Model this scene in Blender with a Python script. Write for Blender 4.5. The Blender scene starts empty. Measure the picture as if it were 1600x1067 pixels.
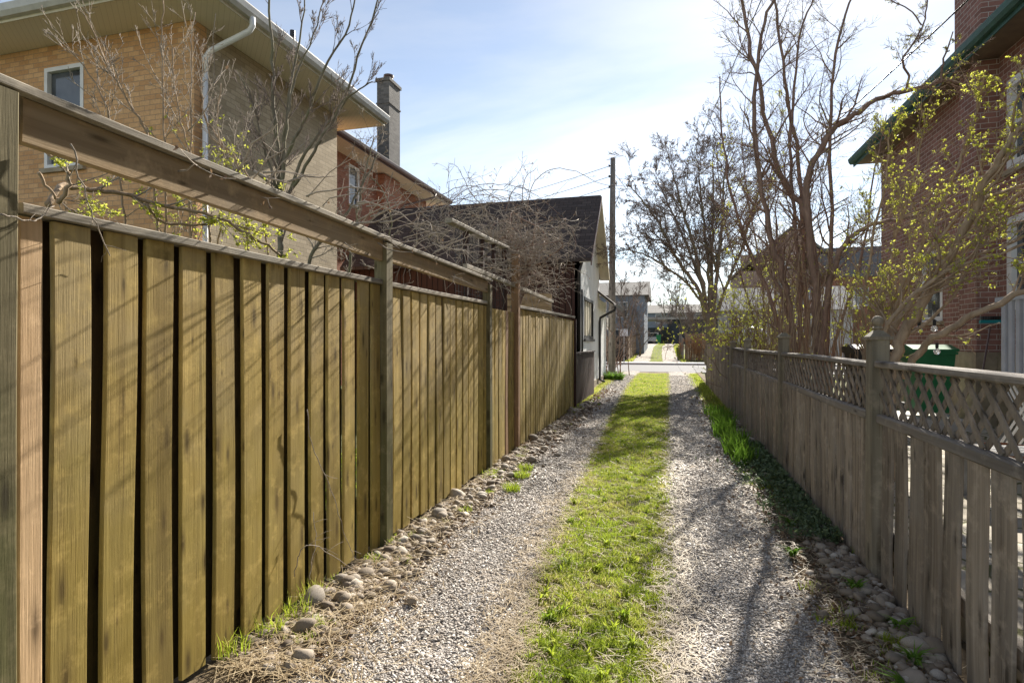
import bpy, math, random
import numpy as np
from mathutils import Vector, Matrix

C = bpy.context.scene.collection
PI = math.pi
# ------------------------------------------------------------------ camera, sky, sun, exposure
H = 1.5                                   # eye height
TH = math.atan(245.0/889.0)               # lane runs along +Y, camera is turned left of it
CT, ST = math.cos(TH), math.sin(TH)
F = 888.9
cam = bpy.data.cameras.new('camera'); cam.lens = 20; cam.sensor_width = 36; cam.clip_start = .05; cam.clip_end = 3000
co = bpy.data.objects.new('camera', cam); C.objects.link(co)
co.location = (0, 0, H); co.rotation_euler = (PI/2, 0, TH)
bpy.context.scene.camera = co

SUN = Vector((.155, 1.0, .605)).normalized()
sl = bpy.data.lights.new('sun', 'SUN'); sl.energy = 5.0; sl.angle = math.radians(.6); sl.color = (1, .93, .82)
so = bpy.data.objects.new('sun', sl); C.objects.link(so); so.rotation_euler = SUN.to_track_quat('Z', 'Y').to_euler()

w = bpy.data.worlds.new('World'); bpy.context.scene.world = w; w.use_nodes = True
nt = w.node_tree; N = nt.nodes; L = nt.links
bg = N['Background']
sky = N.new('ShaderNodeTexSky'); sky.sky_type = 'NISHITA'; sky.sun_disc = False
sky.sun_elevation = math.asin(SUN.z); sky.sun_rotation = math.atan2(SUN.x, SUN.y)
sky.air_density = 1.0; sky.dust_density = .12; sky.ozone_density = 1.5
tc = N.new('ShaderNodeTexCoord'); sp = N.new('ShaderNodeSeparateXYZ'); L.new(tc.outputs['Generated'], sp.inputs[0])
ad = N.new('ShaderNodeMath'); ad.operation = 'ADD'; ad.inputs[1].default_value = .12; L.new(sp.outputs[2], ad.inputs[0])
cb = N.new('ShaderNodeCombineXYZ')
for i in (0, 1):
    dv = N.new('ShaderNodeMath'); dv.operation = 'DIVIDE'; L.new(sp.outputs[i], dv.inputs[0]); L.new(ad.outputs[0], dv.inputs[1]); L.new(dv.outputs[0], cb.inputs[i])
mp = N.new('ShaderNodeMapping'); mp.inputs['Scale'].default_value = (.55, .95, 1); mp.inputs['Rotation'].default_value = (0, 0, .5); mp.inputs['Location'].default_value = (1.35, .4, 0)
L.new(cb.outputs[0], mp.inputs[0])
ns = N.new('ShaderNodeTexNoise'); ns.inputs['Scale'].default_value = 1.35; ns.inputs['Detail'].default_value = 7; ns.inputs['Roughness'].default_value = .52; ns.inputs['Distortion'].default_value = .4
L.new(mp.outputs[0], ns.inputs['Vector'])
rp = N.new('ShaderNodeValToRGB'); rp.color_ramp.elements[0].position = .40; rp.color_ramp.elements[1].position = .66
rp.color_ramp.elements[0].color = (.30, .30, .30, 1); rp.color_ramp.elements[1].color = (.92, .92, .92, 1)
L.new(ns.outputs['Fac'], rp.inputs[0])
# thin cloud is lit by the sky behind it: brighten and whiten the sky colour
hs = N.new('ShaderNodeHueSaturation'); hs.inputs['Saturation'].default_value = .25; hs.inputs['Value'].default_value = 1.15
L.new(sky.outputs[0], hs.inputs['Color'])
mx = N.new('ShaderNodeMixRGB'); L.new(rp.outputs[0], mx.inputs[0]); L.new(sky.outputs[0], mx.inputs[1]); L.new(hs.outputs[0], mx.inputs[2])
L.new(mx.outputs[0], bg.inputs['Color']); bg.inputs['Strength'].default_value = .062

S = bpy.context.scene
S.view_settings.view_transform = 'Standard'; S.view_settings.look = 'None'; S.view_settings.exposure = 1.38; S.view_settings.gamma = 1
S.render.engine = 'CYCLES'
S.cycles.max_bounces = 6; S.cycles.transparent_max_bounces = 8

# ------------------------------------------------------------------ helpers
def P(u, v, d):
    "photo reading (1600 wide) at a depth in metres -> world point"
    x = (u-800)/F*d
    return Vector((x*CT-d*ST, x*ST+d*CT, H+(533.5-v)/F*d))
def tag(o, label=None, cat=None, group=None, kind=None):
    if label: o['label'] = label
    if cat: o['category'] = cat
    if group: o['group'] = group
    if kind: o['kind'] = kind
    return o
def thing(name, label, cat, loc=(0, 0, 0), group=None):
    o = bpy.data.objects.new(name, None); C.objects.link(o); o.location = loc; o.empty_display_size = .2
    return tag(o, label, cat, group)
def link(name, me, m, parent=None, smooth=False):
    me.materials.append(m)
    if smooth: me.polygons.foreach_set('use_smooth', [True]*len(me.polygons))
    o = bpy.data.objects.new(name, me); C.objects.link(o)
    if parent is not None:
        o.parent = parent
        off = Vector((0, 0, 0)); q = parent
        while q is not None: off += q.location; q = q.parent
        o.location = -off
    return o
class MB:
    def __init__(s): s.v = []; s.f = []; s.r = []; s.n = 0
    def add(s, vs, fs, rnd=None):
        if rnd is None: rnd = random.random()
        vs = np.asarray(vs, float).reshape(-1, 3)
        s.v.append(vs); n = s.n
        s.f += [tuple(int(i)+n for i in f) for f in fs]
        s.r.append(np.full(len(vs), rnd)); s.n += len(vs)
    def box(s, x0, x1, y0, y1, z0, z1, rnd=None):
        s.add([(x0,y0,z0),(x1,y0,z0),(x1,y1,z0),(x0,y1,z0),(x0,y0,z1),(x1,y0,z1),(x1,y1,z1),(x0,y1,z1)],
              [(0,3,2,1),(4,5,6,7),(0,1,5,4),(1,2,6,5),(2,3,7,6),(3,0,4,7)], rnd)
    def beam(s, a, b, w, t, up=(0, 0, 1), n=1, warp=0, rnd=None, ch=0):
        "a timber from a to b, w across (perpendicular to up), t along up"
        a = Vector(a); b = Vector(b); d = (b-a).normalized(); up = Vector(up)
        sd = d.cross(up).normalized(); up = sd.cross(d).normalized()
        vs = []; 
        if ch: prof = [(-w/2+ch,-t/2),(w/2-ch,-t/2),(w/2,-t/2+ch),(w/2,t/2-ch),(w/2-ch,t/2),(-w/2+ch,t/2),(-w/2,t/2-ch),(-w/2,-t/2+ch)]
        else: prof = [(-w/2,-t/2),(w/2,-t/2),(w/2,t/2),(-w/2,t/2)]
        k = len(prof); ph = random.uniform(0, 6); ph2 = random.uniform(0, 6)
        for i in range(n+1):
            q = i/n; c = a.lerp(b, q) + sd*warp*math.sin(q*4+ph)+up*warp*math.sin(q*5+ph2)*.6
            for (x, y) in prof: vs.append(c+sd*x+up*y)
        fs = [(i*k+j, i*k+(j+1) % k, (i+1)*k+(j+1) % k, (i+1)*k+j) for i in range(n) for j in range(k)]
        fs += [tuple(range(k))[::-1], tuple(n*k+j for j in range(k))]
        s.add(vs, fs, rnd)
    def prism(s, pts, vec, rnd=None):
        n = len(pts); pts = [Vector(p) for p in pts]; vec = Vector(vec)
        s.add(pts+[p+vec for p in pts], [tuple(range(n))[::-1], tuple(range(n, 2*n))]+[(i, (i+1) % n, n+(i+1) % n, n+i) for i in range(n)], rnd)
    def lathe(s, c, prof, n=16, rnd=None, ax=None):
        vs = []; 
        for (r, z) in prof:
            for j in range(n):
                a = 2*PI*j/n; vs.append((c[0]+r*math.cos(a), c[1]+r*math.sin(a), c[2]+z))
        m = len(prof)
        fs = [(i*n+j, i*n+(j+1) % n, (i+1)*n+(j+1) % n, (i+1)*n+j) for i in range(m-1) for j in range(n)]
        fs += [tuple(range(n))[::-1], tuple((m-1)*n+j for j in range(n))]
        s.add(vs, fs, rnd)
    def tube(s, pts, rad, k=6, rnd=None):
        pts = np.array([tuple(p) for p in pts], float); m = len(pts)
        rad = np.full(m, float(rad)) if np.isscalar(rad) else np.array(rad, float)
        t = np.gradient(pts, axis=0); t /= np.linalg.norm(t, axis=1)[:, None]+1e-9
        md = t.mean(0); ref = np.eye(3)[np.argmin(np.abs(md))]
        a = np.cross(t, ref); a /= np.linalg.norm(a, axis=1)[:, None]+1e-9
        b = np.cross(t, a)
        an = np.arange(k)*2*PI/k
        vs = pts[:, None, :]+rad[:, None, None]*(np.cos(an)[None, :, None]*a[:, None, :]+np.sin(an)[None, :, None]*b[:, None, :])
        fs = [(i*k+j, i*k+(j+1) % k, (i+1)*k+(j+1) % k, (i+1)*k+j) for i in range(m-1) for j in range(k)]
        if k > 3: fs += [tuple(range(k))[::-1], tuple((m-1)*k+j for j in range(k))]
        s.add(vs.reshape(-1, 3), fs, rnd)
    def build(s, name, m, parent=None, smooth=False):
        me = bpy.data.meshes.new(name)
        V = np.concatenate(s.v); me.from_pydata(V.tolist(), [], s.f)
        a = me.attributes.new('rnd', 'FLOAT', 'POINT'); a.data.foreach_set('value', np.concatenate(s.r).astype(np.float32))
        me.update()
        return link(name, me, m, parent, smooth)
def bulk(name, V, Fc, m, parent=None, rnd=None, smooth=False):
    "fast mesh from arrays; all faces same size"
    V = np.ascontiguousarray(V, np.float32); Fc = np.ascontiguousarray(Fc, np.int32); k = Fc.shape[1]
    me = bpy.data.meshes.new(name); me.vertices.add(len(V)); me.vertices.foreach_set('co', V.ravel())
    me.loops.add(Fc.size); me.loops.foreach_set('vertex_index', Fc.ravel())
    me.polygons.add(len(Fc)); me.polygons.foreach_set('loop_start', np.arange(0, Fc.size, k, dtype=np.int32))
    me.update(calc_edges=True)
    if rnd is not None:
        a = me.attributes.new('rnd', 'FLOAT', 'POINT'); a.data.foreach_set('value', rnd.astype(np.float32))
    me.validate()
    return link(name, me, m, parent, smooth)

# ------------------------------------------------------------------ materials
class M:
    def __init__(s, name, rough=.8, spec=.3):
        s.m = bpy.data.materials.new(name); s.m.use_nodes = True; s.t = s.m.node_tree; s.N = s.t.nodes; s.L = s.t.links
        s.b = s.N['Principled BSDF']; s.b.inputs['Roughness'].default_value = rough; s.b.inputs['Specular IOR Level'].default_value = spec
    def n(s, typ, **k):
        q = s.N.new('ShaderNode'+typ)
        for a, v in k.items():
            if hasattr(q, a): setattr(q, a, v)
        return q
    def put(s, sock, v):
        if hasattr(v, 'is_linked') or hasattr(v, 'links'): s.L.new(v, sock)
        else: sock.default_value = v
    def obj(s): 
        if not hasattr(s, '_o'): s._o = s.n('TexCoord').outputs['Object']
        return s._o
    def rnd(s):
        if not hasattr(s, '_r'):
            q = s.n('Attribute'); q.attribute_name = 'rnd'; s._r = q.outputs['Fac']
        return s._r
    def math(s, op, a, b=0.0, c=None):
        q = s.n('Math', operation=op); s.put(q.inputs[0], a); s.put(q.inputs[1], b)
        if c is not None: s.put(q.inputs[2], c)
        return q.outputs[0]
    def vec(s, op, a, b):
        q = s.n('VectorMath', operation=op); s.put(q.inputs[0], a); s.put(q.inputs[1], b); return q.outputs[0]
    def noise(s, vec, scale, detail=4, rough=.55, dist=0):
        q = s.n('TexNoise'); s.L.new(vec, q.inputs['Vector']); q.inputs['Scale'].default_value = scale
        q.inputs['Detail'].default_value = detail; q.inputs['Roughness'].default_value = rough; q.inputs['Distortion'].default_value = dist
        return q.outputs['Fac']
    def voro(s, vec, scale, out='Distance', feature='F1'):
        q = s.n('TexVoronoi'); q.feature = feature; s.L.new(vec, q.inputs['Vector']); q.inputs['Scale'].default_value = scale
        return q.outputs[out]
    def ramp(s, v, *st):
        q = s.n('ValToRGB'); e = q.color_ramp.elements
        while len(e) < len(st): e.new(.5)
        for i, (p, c) in enumerate(st):
            e[i].position = p; e[i].color = (*c, 1) if hasattr(c, '__len__') else (c, c, c, 1)
        s.L.new(v, q.inputs[0]); return q.outputs[0]
    def mix(s, f, a, b, typ='MIX'):
        q = s.n('MixRGB', blend_type=typ); s.put(q.inputs[0], f)
        for i, x in ((1, a), (2, b)):
            if isinstance(x, tuple): q.inputs[i].default_value = (*x, 1)
            else: s.L.new(x, q.inputs[i])
        return q.outputs[0]
    def bump(s, h, strength=.3, dist=.01, prev=None):
        q = s.n('Bump'); s.L.new(h, q.inputs['Height']); q.inputs['Strength'].default_value = strength; q.inputs['Distance'].default_value = dist
        if prev is not None: s.L.new(prev, q.inputs['Normal'])
        return q.outputs[0]
    def done(s, col, bump=None, rough=None):
        s.put(s.b.inputs['Base Color'], (*col, 1) if isinstance(col, tuple) else col)
        if bump is not None: s.L.new(bump, s.b.inputs['Normal'])
        if rough is not None: s.put(s.b.inputs['Roughness'], rough)
        return s.m

def m_wood(name, c0, c1, axis, algae=None, grey=None, bump=.5, split=.0):
    "sawn timber: grain along axis, knots, per-board tint from rnd"
    k = M(name, .82, .25)
    sc = {'z': (26, 26, .55), 'y': (26, .55, 26), 'x': (.55, 26, 26)}[axis]
    off = k.n('CombineXYZ'); r9 = k.math('MULTIPLY', k.rnd(), 37.0)
    for i in range(3): k.L.new(r9, off.inputs[i])
    v0 = k.vec('ADD', k.obj(), off.outputs[0])
    v = k.vec('MULTIPLY', v0, sc)
    g = k.noise(v, 1.1, 5, .6, .35)
    fine = k.noise(v, 7, 4, .7)
    big = k.noise(v0, 1.7, 4, .6)
    tint = k.n('TexWhiteNoise', noise_dimensions='1D'); k.L.new(k.rnd(), tint.inputs['W'])
    col = k.mix(k.ramp(g, (.3, 0.), (.7, 1.)), c0, c1)
    if grey: col = k.mix(k.ramp(big, (.42, 0.), (.66, .75)), col, grey)
    if algae:
        zz = k.n('SeparateXYZ'); k.L.new(k.obj(), zz.inputs[0])
        low = k.math('ADD', zz.outputs[2], k.math('MULTIPLY', k.noise(v0, 3, 3), -1.4))
        col = k.mix(k.ramp(low, (-.0, .65), (.75, .05)), col, algae)
    s3 = k.n('SeparateXYZ'); k.L.new(v0, s3.inputs[0]); c2 = k.n('CombineXYZ'); xy = k.math('ADD', s3.outputs[0], s3.outputs[1])
    ka, kb_ = (9.0, 2.1) if axis == 'z' else (2.1, 9.0)
    k.L.new(k.math('MULTIPLY', xy, ka), c2.inputs[0]); k.L.new(k.math('MULTIPLY', s3.outputs[2], kb_), c2.inputs[1])
    kv = k.n('TexVoronoi'); kv.voronoi_dimensions = '2D'; kv.inputs['Scale'].default_value = 1; k.L.new(c2.outputs[0], kv.inputs['Vector'])
    sc_ = k.n('SeparateColor'); k.L.new(kv.outputs['Color'], sc_.inputs[0])
    kd = k.math('DIVIDE', kv.outputs['Distance'], k.math('MULTIPLY_ADD', sc_.outputs[0], .9, .25))
    kn = kd
    col = k.mix(k.ramp(kd, (.05, .9), (.14, .35), (.26, 0.)), col, tuple(x*.30 for x in c0))
    st = k.noise(k.vec('MULTIPLY', v0, {'z': (9, 9, .35), 'y': (9, .35, 9), 'x': (.35, 9, 9)}[axis]), 1.0, 4, .6)
    col = k.mix(k.ramp(st, (.35, .55), (.55, 0.)), col, tuple(x*.5 for x in c0))
    mot = k.noise(v0, 9, 4, .7)
    col = k.mix(k.ramp(mot, (.52, 0.), (.75, .45)), col, tuple(min(1, x*1.5) for x in c1))
    # fine dark checks
    ck = k.ramp(k.noise(k.vec('MULTIPLY', v0, tuple(a*(1.8 if a > 2 else .6) for a in sc)), 2.2, 3, .6), (.31, 1.), (.38, 0.))
    col = k.mix(k.math('MULTIPLY', ck, .55), col, tuple(x*.3 for x in c0))
    hv = k.n('HueSaturation'); k.L.new(col, hv.inputs['Color'])
    k.L.new(k.math('MULTIPLY_ADD', tint.outputs['Value'], .42, .80), hv.inputs['Value'])
    k.L.new(k.math('MULTIPLY_ADD', tint.outputs['Color'], .012, .494), hv.inputs['Hue']) if False else None
    hv.inputs['Saturation'].default_value = 1
    h = k.math('ADD', fine, k.math('MULTIPLY', g, .5))
    return k.done(hv.outputs[0], k.bump(h, bump*.6, .005))

def m_brick(name, a, b, mortar, mort=.011, stain=None, bw=.21, bh=.072):
    k = M(name, .88, .2)
    sx = k.n('SeparateXYZ'); k.L.new(k.obj(), sx.inputs[0])
    cx = k.n('CombineXYZ'); k.L.new(k.math('ADD', sx.outputs[0], sx.outputs[1]), cx.inputs[0]); k.L.new(sx.outputs[2], cx.inputs[1])
    br = k.n('TexBrick'); k.L.new(cx.outputs[0], br.inputs['Vector']); br.inputs['Scale'].default_value = 1
    br.inputs['Brick Width'].default_value = bw+mort; br.inputs['Row Height'].default_value = bh+mort; br.inputs['Mortar Size'].default_value = mort*.55
    br.inputs['Mortar Smooth'].default_value = .3; br.inputs['Bias'].default_value = 0
    br.inputs['Color1'].default_value = (*a, 1); br.inputs['Color2'].default_value = (*b, 1); br.inputs['Mortar'].default_value = (*mortar, 1)
    nz = k.noise(k.obj(), .8, 5, .6); n2 = k.noise(k.obj(), 35, 3, .6)
    col = k.mix(k.ramp(nz, (.3, .35), (.7, 0.)), br.outputs['Color'], stain or tuple(x*.6 for x in a))
    col = k.mix(.35, col, k.ramp(n2, (.3, .45), (.7, 1.)), 'MULTIPLY')
    hh = k.math('ADD', k.math('MULTIPLY', br.outputs['Fac'], -1.0), k.math('MULTIPLY', n2, .35))
    return k.done(col, k.bump(hh, .6, .008))

def m_plain(name, col, rough=.6, spec=.4, var=.15, sc=6, bump=.1, metal=0):
    k = M(name, rough, spec); n = k.noise(k.obj(), sc, 5, .6); n2 = k.noise(k.obj(), sc*9, 3, .6)
    c = k.mix(k.ramp(n, (.3, 0.), (.72, 1.)), tuple(x*(1-var) for x in col), tuple(min(1, x*(1+var)) for x in col))
    k.b.inputs['Metallic'].default_value = metal
    return k.done(c, k.bump(n2, bump, .004), k.math('MULTIPLY_ADD', n, .2, rough-.1))

def m_leaf(name, c0, c1, trans=.5, c2=None):
    k = M(name, .55, .3)
    if c2: col = k.ramp(k.rnd(), (0., c0), (.5, c1), (1., c2))
    else: col = k.mix(k.rnd(), c0, c1)
    k.done(col)
    tr = k.n('BsdfTranslucent'); k.L.new(col, tr.inputs['Color'])
    ms = k.n('MixShader'); ms.inputs[0].default_value = trans; k.L.new(k.b.outputs[0], ms.inputs[1]); k.L.new(tr.outputs[0], ms.inputs[2])
    k.L.new(ms.outputs[0], k.N['Material Output'].inputs['Surface'])
    return k.m

def m_bark(name, c0, c1, sc=14, moss=None):
    k = M(name, .9, .15); v = k.vec('MULTIPLY', k.obj(), (sc, sc, sc*.3)); n = k.noise(v, 1.2, 6, .65, .6)
    col = k.mix(k.ramp(n, (.3, 0.), (.7, 1.)), c0, c1)
    if moss: col = k.mix(k.ramp(k.noise(k.obj(), 2.3, 4), (.45, 0.), (.65, .6)), col, moss)
    return k.done(col, k.bump(n, .7, .012))

W_L  = m_wood('sawn_fence_board', (.33, .225, .070), (.52, .38, .13), 'z', algae=(.30, .235, .05), grey=(.42, .33, .18))
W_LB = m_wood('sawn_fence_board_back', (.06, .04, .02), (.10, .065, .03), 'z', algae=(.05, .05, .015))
W_LY = m_wood('sawn_fence_beam', (.30, .20, .10), (.46, .33, .185), 'y', grey=(.36, .28, .18))
W_CAP= m_wood('weathered_cap_rail', (.24, .205, .16), (.42, .37, .29), 'y', grey=(.30, .28, .23), bump=.8)
W_NEW= m_wood('fresh_pine_board', (.50, .34, .19), (.64, .46, .28), 'z')
W_RED= m_wood('reddish_board', (.25, .15, .08), (.36, .22, .12), 'z')
W_PSR= m_wood('grey_post_timber', (.17, .14, .10), (.29, .25, .19), 'z', grey=(.22, .20, .15))
W_PST= m_wood('fence_post_timber', (.15, .125, .065), (.25, .21, .12), 'z', algae=(.11, .12, .04))
W_R  = m_wood('grey_weathered_picket', (.15, .118, .088), (.40, .335, .265), 'z', grey=(.30, .265, .225), bump=1.4)
W_RY = m_wood('grey_weathered_rail', (.15, .125, .10), (.32, .28, .24), 'y', grey=(.23, .21, .19), bump=1)
W_LAT= m_wood('grey_lattice_slat', (.18, .145, .11), (.31, .26, .21), 'z', grey=(.24, .21, .18))
W_BRN= m_plain('dark_brown_stained_wood', (.05, .022, .016), .7, .3, .3, 8, .3)

BR_TAN = m_brick('orange_tan_brick', (.58, .32, .15), (.80, .50, .26), (.42, .30, .20), stain=(.42, .25, .13))
BR_BUF = m_brick('buff_grey_brick', (.42, .34, .23), (.58, .48, .34), (.32, .26, .19), stain=(.33, .27, .18))
BR_RED = m_brick('red_brick', (.30, .125, .08), (.42, .19, .12), (.36, .25, .19))
BR_DK  = m_brick('dark_red_brick', (.25, .125, .10), (.38, .20, .165), (.56, .50, .45), mort=.013)
BR_GRY = m_brick('sooty_chimney_brick', (.12, .115, .11), (.20, .19, .18), (.16, .15, .14))
STONE_F= m_plain('foundation_stone', (.33, .275, .20), .9, .2, .25, 5, .5)
SOFFIT = M('soffit_boards', .6, .3)
_s = SOFFIT.n('SeparateXYZ'); SOFFIT.L.new(SOFFIT.obj(), _s.inputs[0])
_w = SOFFIT.math('FRACT', SOFFIT.math('MULTIPLY', SOFFIT.math('ADD', _s.outputs[0], _s.outputs[1]), 9.0))
SOFFIT = SOFFIT.done(SOFFIT.mix(SOFFIT.ramp(_w, (.0, 1.), (.08, 0.)), (.78, .71, .61), (.50, .44, .37)))
WHITE = m_plain('white_painted_metal', (.74, .76, .78), .4, .5, .06)
FASC  = m_plain('grey_aluminium_gutter', (.50, .49, .46), .4, .5, .15)
BRNM  = m_plain('brown_gutter_metal', (.10, .055, .045), .45, .5, .2)
BLKM  = m_plain('black_metal', (.02, .02, .022), .45, .5, .2)
GREENM= m_plain('green_painted_fascia', (.035, .10, .085), .55, .4, .25)
FRAME = m_plain('window_frame_paint', (.70, .70, .70), .5, .4, .08)
CREAMF= m_plain('cream_fascia_paint', (.62, .57, .44), .6, .3, .1)
k = M('window_glass', .06, .8); GLASS = k.done(k.mix(k.ramp(k.noise(k.obj(), 2.2, 2), (.3, 0.), (.7, 1.)), (.03, .035, .04), (.10, .115, .13)))
def m_shingle(name, a, b, ax):
    k = M(name, .9, .2); s_ = k.n('SeparateXYZ'); k.L.new(k.obj(), s_.inputs[0]); cx = k.n('CombineXYZ')
    k.L.new(s_.outputs[0 if ax == 'x' else 1], cx.inputs[0]); k.L.new(k.math('MULTIPLY', s_.outputs[2], 1.3), cx.inputs[1])
    br = k.n('TexBrick'); k.L.new(cx.outputs[0], br.inputs['Vector']); br.inputs['Scale'].default_value = 1
    br.inputs['Brick Width'].default_value = .30; br.inputs['Row Height'].default_value = .14; br.inputs['Mortar Size'].default_value = .006
    br.inputs['Color1'].default_value = (*a, 1); br.inputs['Color2'].default_value = (*b, 1); br.inputs['Mortar'].default_value = (*[x*.35 for x in a], 1)
    n = k.noise(k.obj(), 60, 3, .7)
    return k.done(k.mix(.5, br.outputs['Color'], k.ramp(n, (.3, .4), (.7, 1.)), 'MULTIPLY'), k.bump(k.math('ADD', k.math('MULTIPLY', br.outputs['Fac'], -1.), n), .6, .01))
SH_BRN = m_shingle('brown_shingles', (.075, .062, .058), (.115, .095, .088), 'x')
SH_GRY = m_shingle('grey_shingles', (.15, .145, .14), (.21, .20, .19), 'y')
SH_GRX = m_shingle('pale_grey_shingles', (.42, .40, .37), (.54, .52, .48), 'x')
k = M('white_stucco', .92, .15); _n = k.noise(k.obj(), 45, 5, .7)
STUCCO = k.done(k.mix(k.ramp(k.noise(k.obj(), 1.2, 4), (.35, 0.), (.7, 1.)), (.66, .67, .67), (.82, .83, .83)), k.bump(_n, .6, .01))
k = M('brown_vertical_siding', .7, .3); s_ = k.n('SeparateXYZ'); k.L.new(k.obj(), s_.inputs[0])
_f = k.math('FRACT', k.math('MULTIPLY', s_.outputs[0], 5.5)); _g = k.ramp(_f, (.0, 0.), (.06, 0.), (.09, 1.), (.93, 1.), (1., 0.))
SIDING = k.done(k.mix(_g, (.012, .007, .006), (.062, .030, .024)), k.bump(_g, .8, .02))
PLY = m_wood('plywood_sheet', (.36, .24, .13), (.46, .33, .19), 'x')

BARK_P = m_bark('purple_brown_bark', (.17, .115, .092), (.32, .225, .18))
BARK_T = m_bark('tan_bark', (.24, .175, .115), (.44, .335, .235))
BARK_M = m_bark('mossy_grey_bark', (.13, .105, .088), (.25, .21, .175), moss=(.19, .18, .08))
BARK_G = m_bark('grey_green_bark', (.13, .115, .085), (.24, .215, .165), moss=(.17, .17, .08))
TWIG_D = m_bark('dark_twigs', (.15, .12, .105), (.27, .22, .19))
TWIG_L = m_bark('pale_dry_twigs', (.24, .20, .165), (.42, .37, .31), 25)
BUD_Y = m_leaf('yellow_green_buds', (.46, .50, .05), (.62, .63, .13), .5)
BUD_B = m_leaf('opening_buds', (.22, .22, .05), (.40, .40, .09), .4)
GRASS = m_leaf('grass_blades', (.20, .30, .022), (.36, .43, .045), .6, (.62, .52, .24))
GRASS_G = m_leaf('deep_green_leaves', (.09, .19, .02), (.19, .34, .04), .5)
STRAW = m_leaf('dry_straw', (.24, .17, .09), (.58, .48, .32), .25)
LITTER = m_leaf('dead_leaf', (.14, .085, .05), (.30, .20, .12), .2)
IVY = m_leaf('ground_ivy_leaves', (.06, .10, .045), (.17, .22, .10), .3)

def m_gravel():
    k = M('gravel_bed', .9, .2); v = k.obj()
    a = k.voro(v, 62); c = k.voro(v, 62, 'Color'); s2 = k.n('SeparateColor'); k.L.new(c, s2.inputs[0])
    b = k.voro(v, 34); 
    patch = k.noise(v, 1.1, 5, .6)
    col = k.ramp(s2.outputs[0], (0., (.22, .195, .17)), (.45, (.36, .33, .30)), (.8, (.48, .45, .42)), (1., (.62, .59, .56)))
    col = k.mix(k.ramp(a, (.3, 0.), (.66, .7)), col, (.20, .165, .13))
    col = k.mix(k.ramp(patch, (.45, 0.), (.66, .75)), col, (.34, .28, .215))
    h = k.math('ADD', k.math('MULTIPLY', a, -1.), k.math('MULTIPLY', b, -.6))
    return k.done(col, k.bump(h, .9, .012))
GRAV = m_gravel()
k = M('stone_chips', .8, .3)
CHIP = k.done(k.ramp(k.rnd(), (0., (.22, .19, .165)), (.35, (.37, .335, .30)), (.75, (.50, .465, .43)), (1., (.70, .67, .63))), k.bump(k.noise(k.obj(), 180, 3), .4, .003))
k = M('river_stone', .75, .3)
_c = k.n('ObjectInfo')
COB = k.done(k.mix(k.ramp(k.noise(k.obj(), 14, 5, .6), (.35, 0.), (.68, .6)), k.ramp(_c.outputs['Random'], (0., (.14, .11, .08)), (.35, (.25, .20, .15)), (.65, (.28, .25, .215)), (.9, (.38, .33, .27)), (1., (.56, .52, .47))), (.20, .165, .12)), k.bump(k.noise(k.obj(), 60, 4), .5, .004))
k = M('small_river_stone', .75, .3)
COB2 = k.done(k.ramp(k.rnd(), (0., (.12, .09, .065)), (.4, (.23, .185, .14)), (.8, (.32, .27, .215)), (1., (.48, .43, .36))), k.bump(k.noise(k.obj(), 60, 4), .5, .004))
k = M('packed_dirt', .95, .1); _a = k.noise(k.obj(), 3, 6, .65); _b = k.noise(k.obj(), 70, 5, .7)
DIRT = k.done(k.mix(k.ramp(_b, (.3, 0.), (.7, 1.)), k.mix(k.ramp(_a, (.35, 0.), (.65, 1.)), (.095, .07, .045), (.19, .145, .095)), (.24, .19, .13)), k.bump(_b, 1., .02))
k = M('lawn_ground', .95, .1); _a = k.noise(k.obj(), .7, 6, .65); _b = k.noise(k.obj(), 60, 5, .7)
LAWN = k.done(k.mix(k.ramp(_b, (.3, 0.), (.7, 1.)), k.mix(k.ramp(_a, (.4, 0.), (.65, 1.)), (.10, .12, .05), (.17, .15, .09)), (.13, .14, .06)), k.bump(_b, 1., .02))
k = M('strip_soil', .95, .1); _b = k.noise(k.obj(), 50, 5, .7); _a = k.noise(k.obj(), 2, 5, .6)
TURF = k.done(k.mix(k.ramp(_b, (.35, 0.), (.65, 1.)), (.09, .07, .035), k.mix(k.ramp(_a, (.4, 0.), (.6, 1.)), (.14, .17, .03), (.26, .23, .09))), k.bump(_b, 1., .02))
ASPH = m_plain('asphalt', (.135, .135, .14), .9, .25, .18, 3, .5)
CONC = m_plain('pale_concrete', (.50, .48, .45), .9, .2, .12, 3, .3)
k = M('patio_flagstones', .9, .2); _e = k.voro(k.obj(), 2.6, 'Distance', 'DISTANCE_TO_EDGE'); _c = k.voro(k.obj(), 2.6, 'Color')
_s = k.n('SeparateColor'); k.L.new(_c, _s.inputs[0])
PATIO = k.done(k.mix(k.ramp(_e, (.015, 1.), (.04, 0.)), k.mix(_s.outputs[0], (.34, .30, .24), (.50, .46, .38)), (.13, .13, .06)), k.bump(k.ramp(_e, (.0, 0.), (.05, 1.)), .7, .01))

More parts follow.
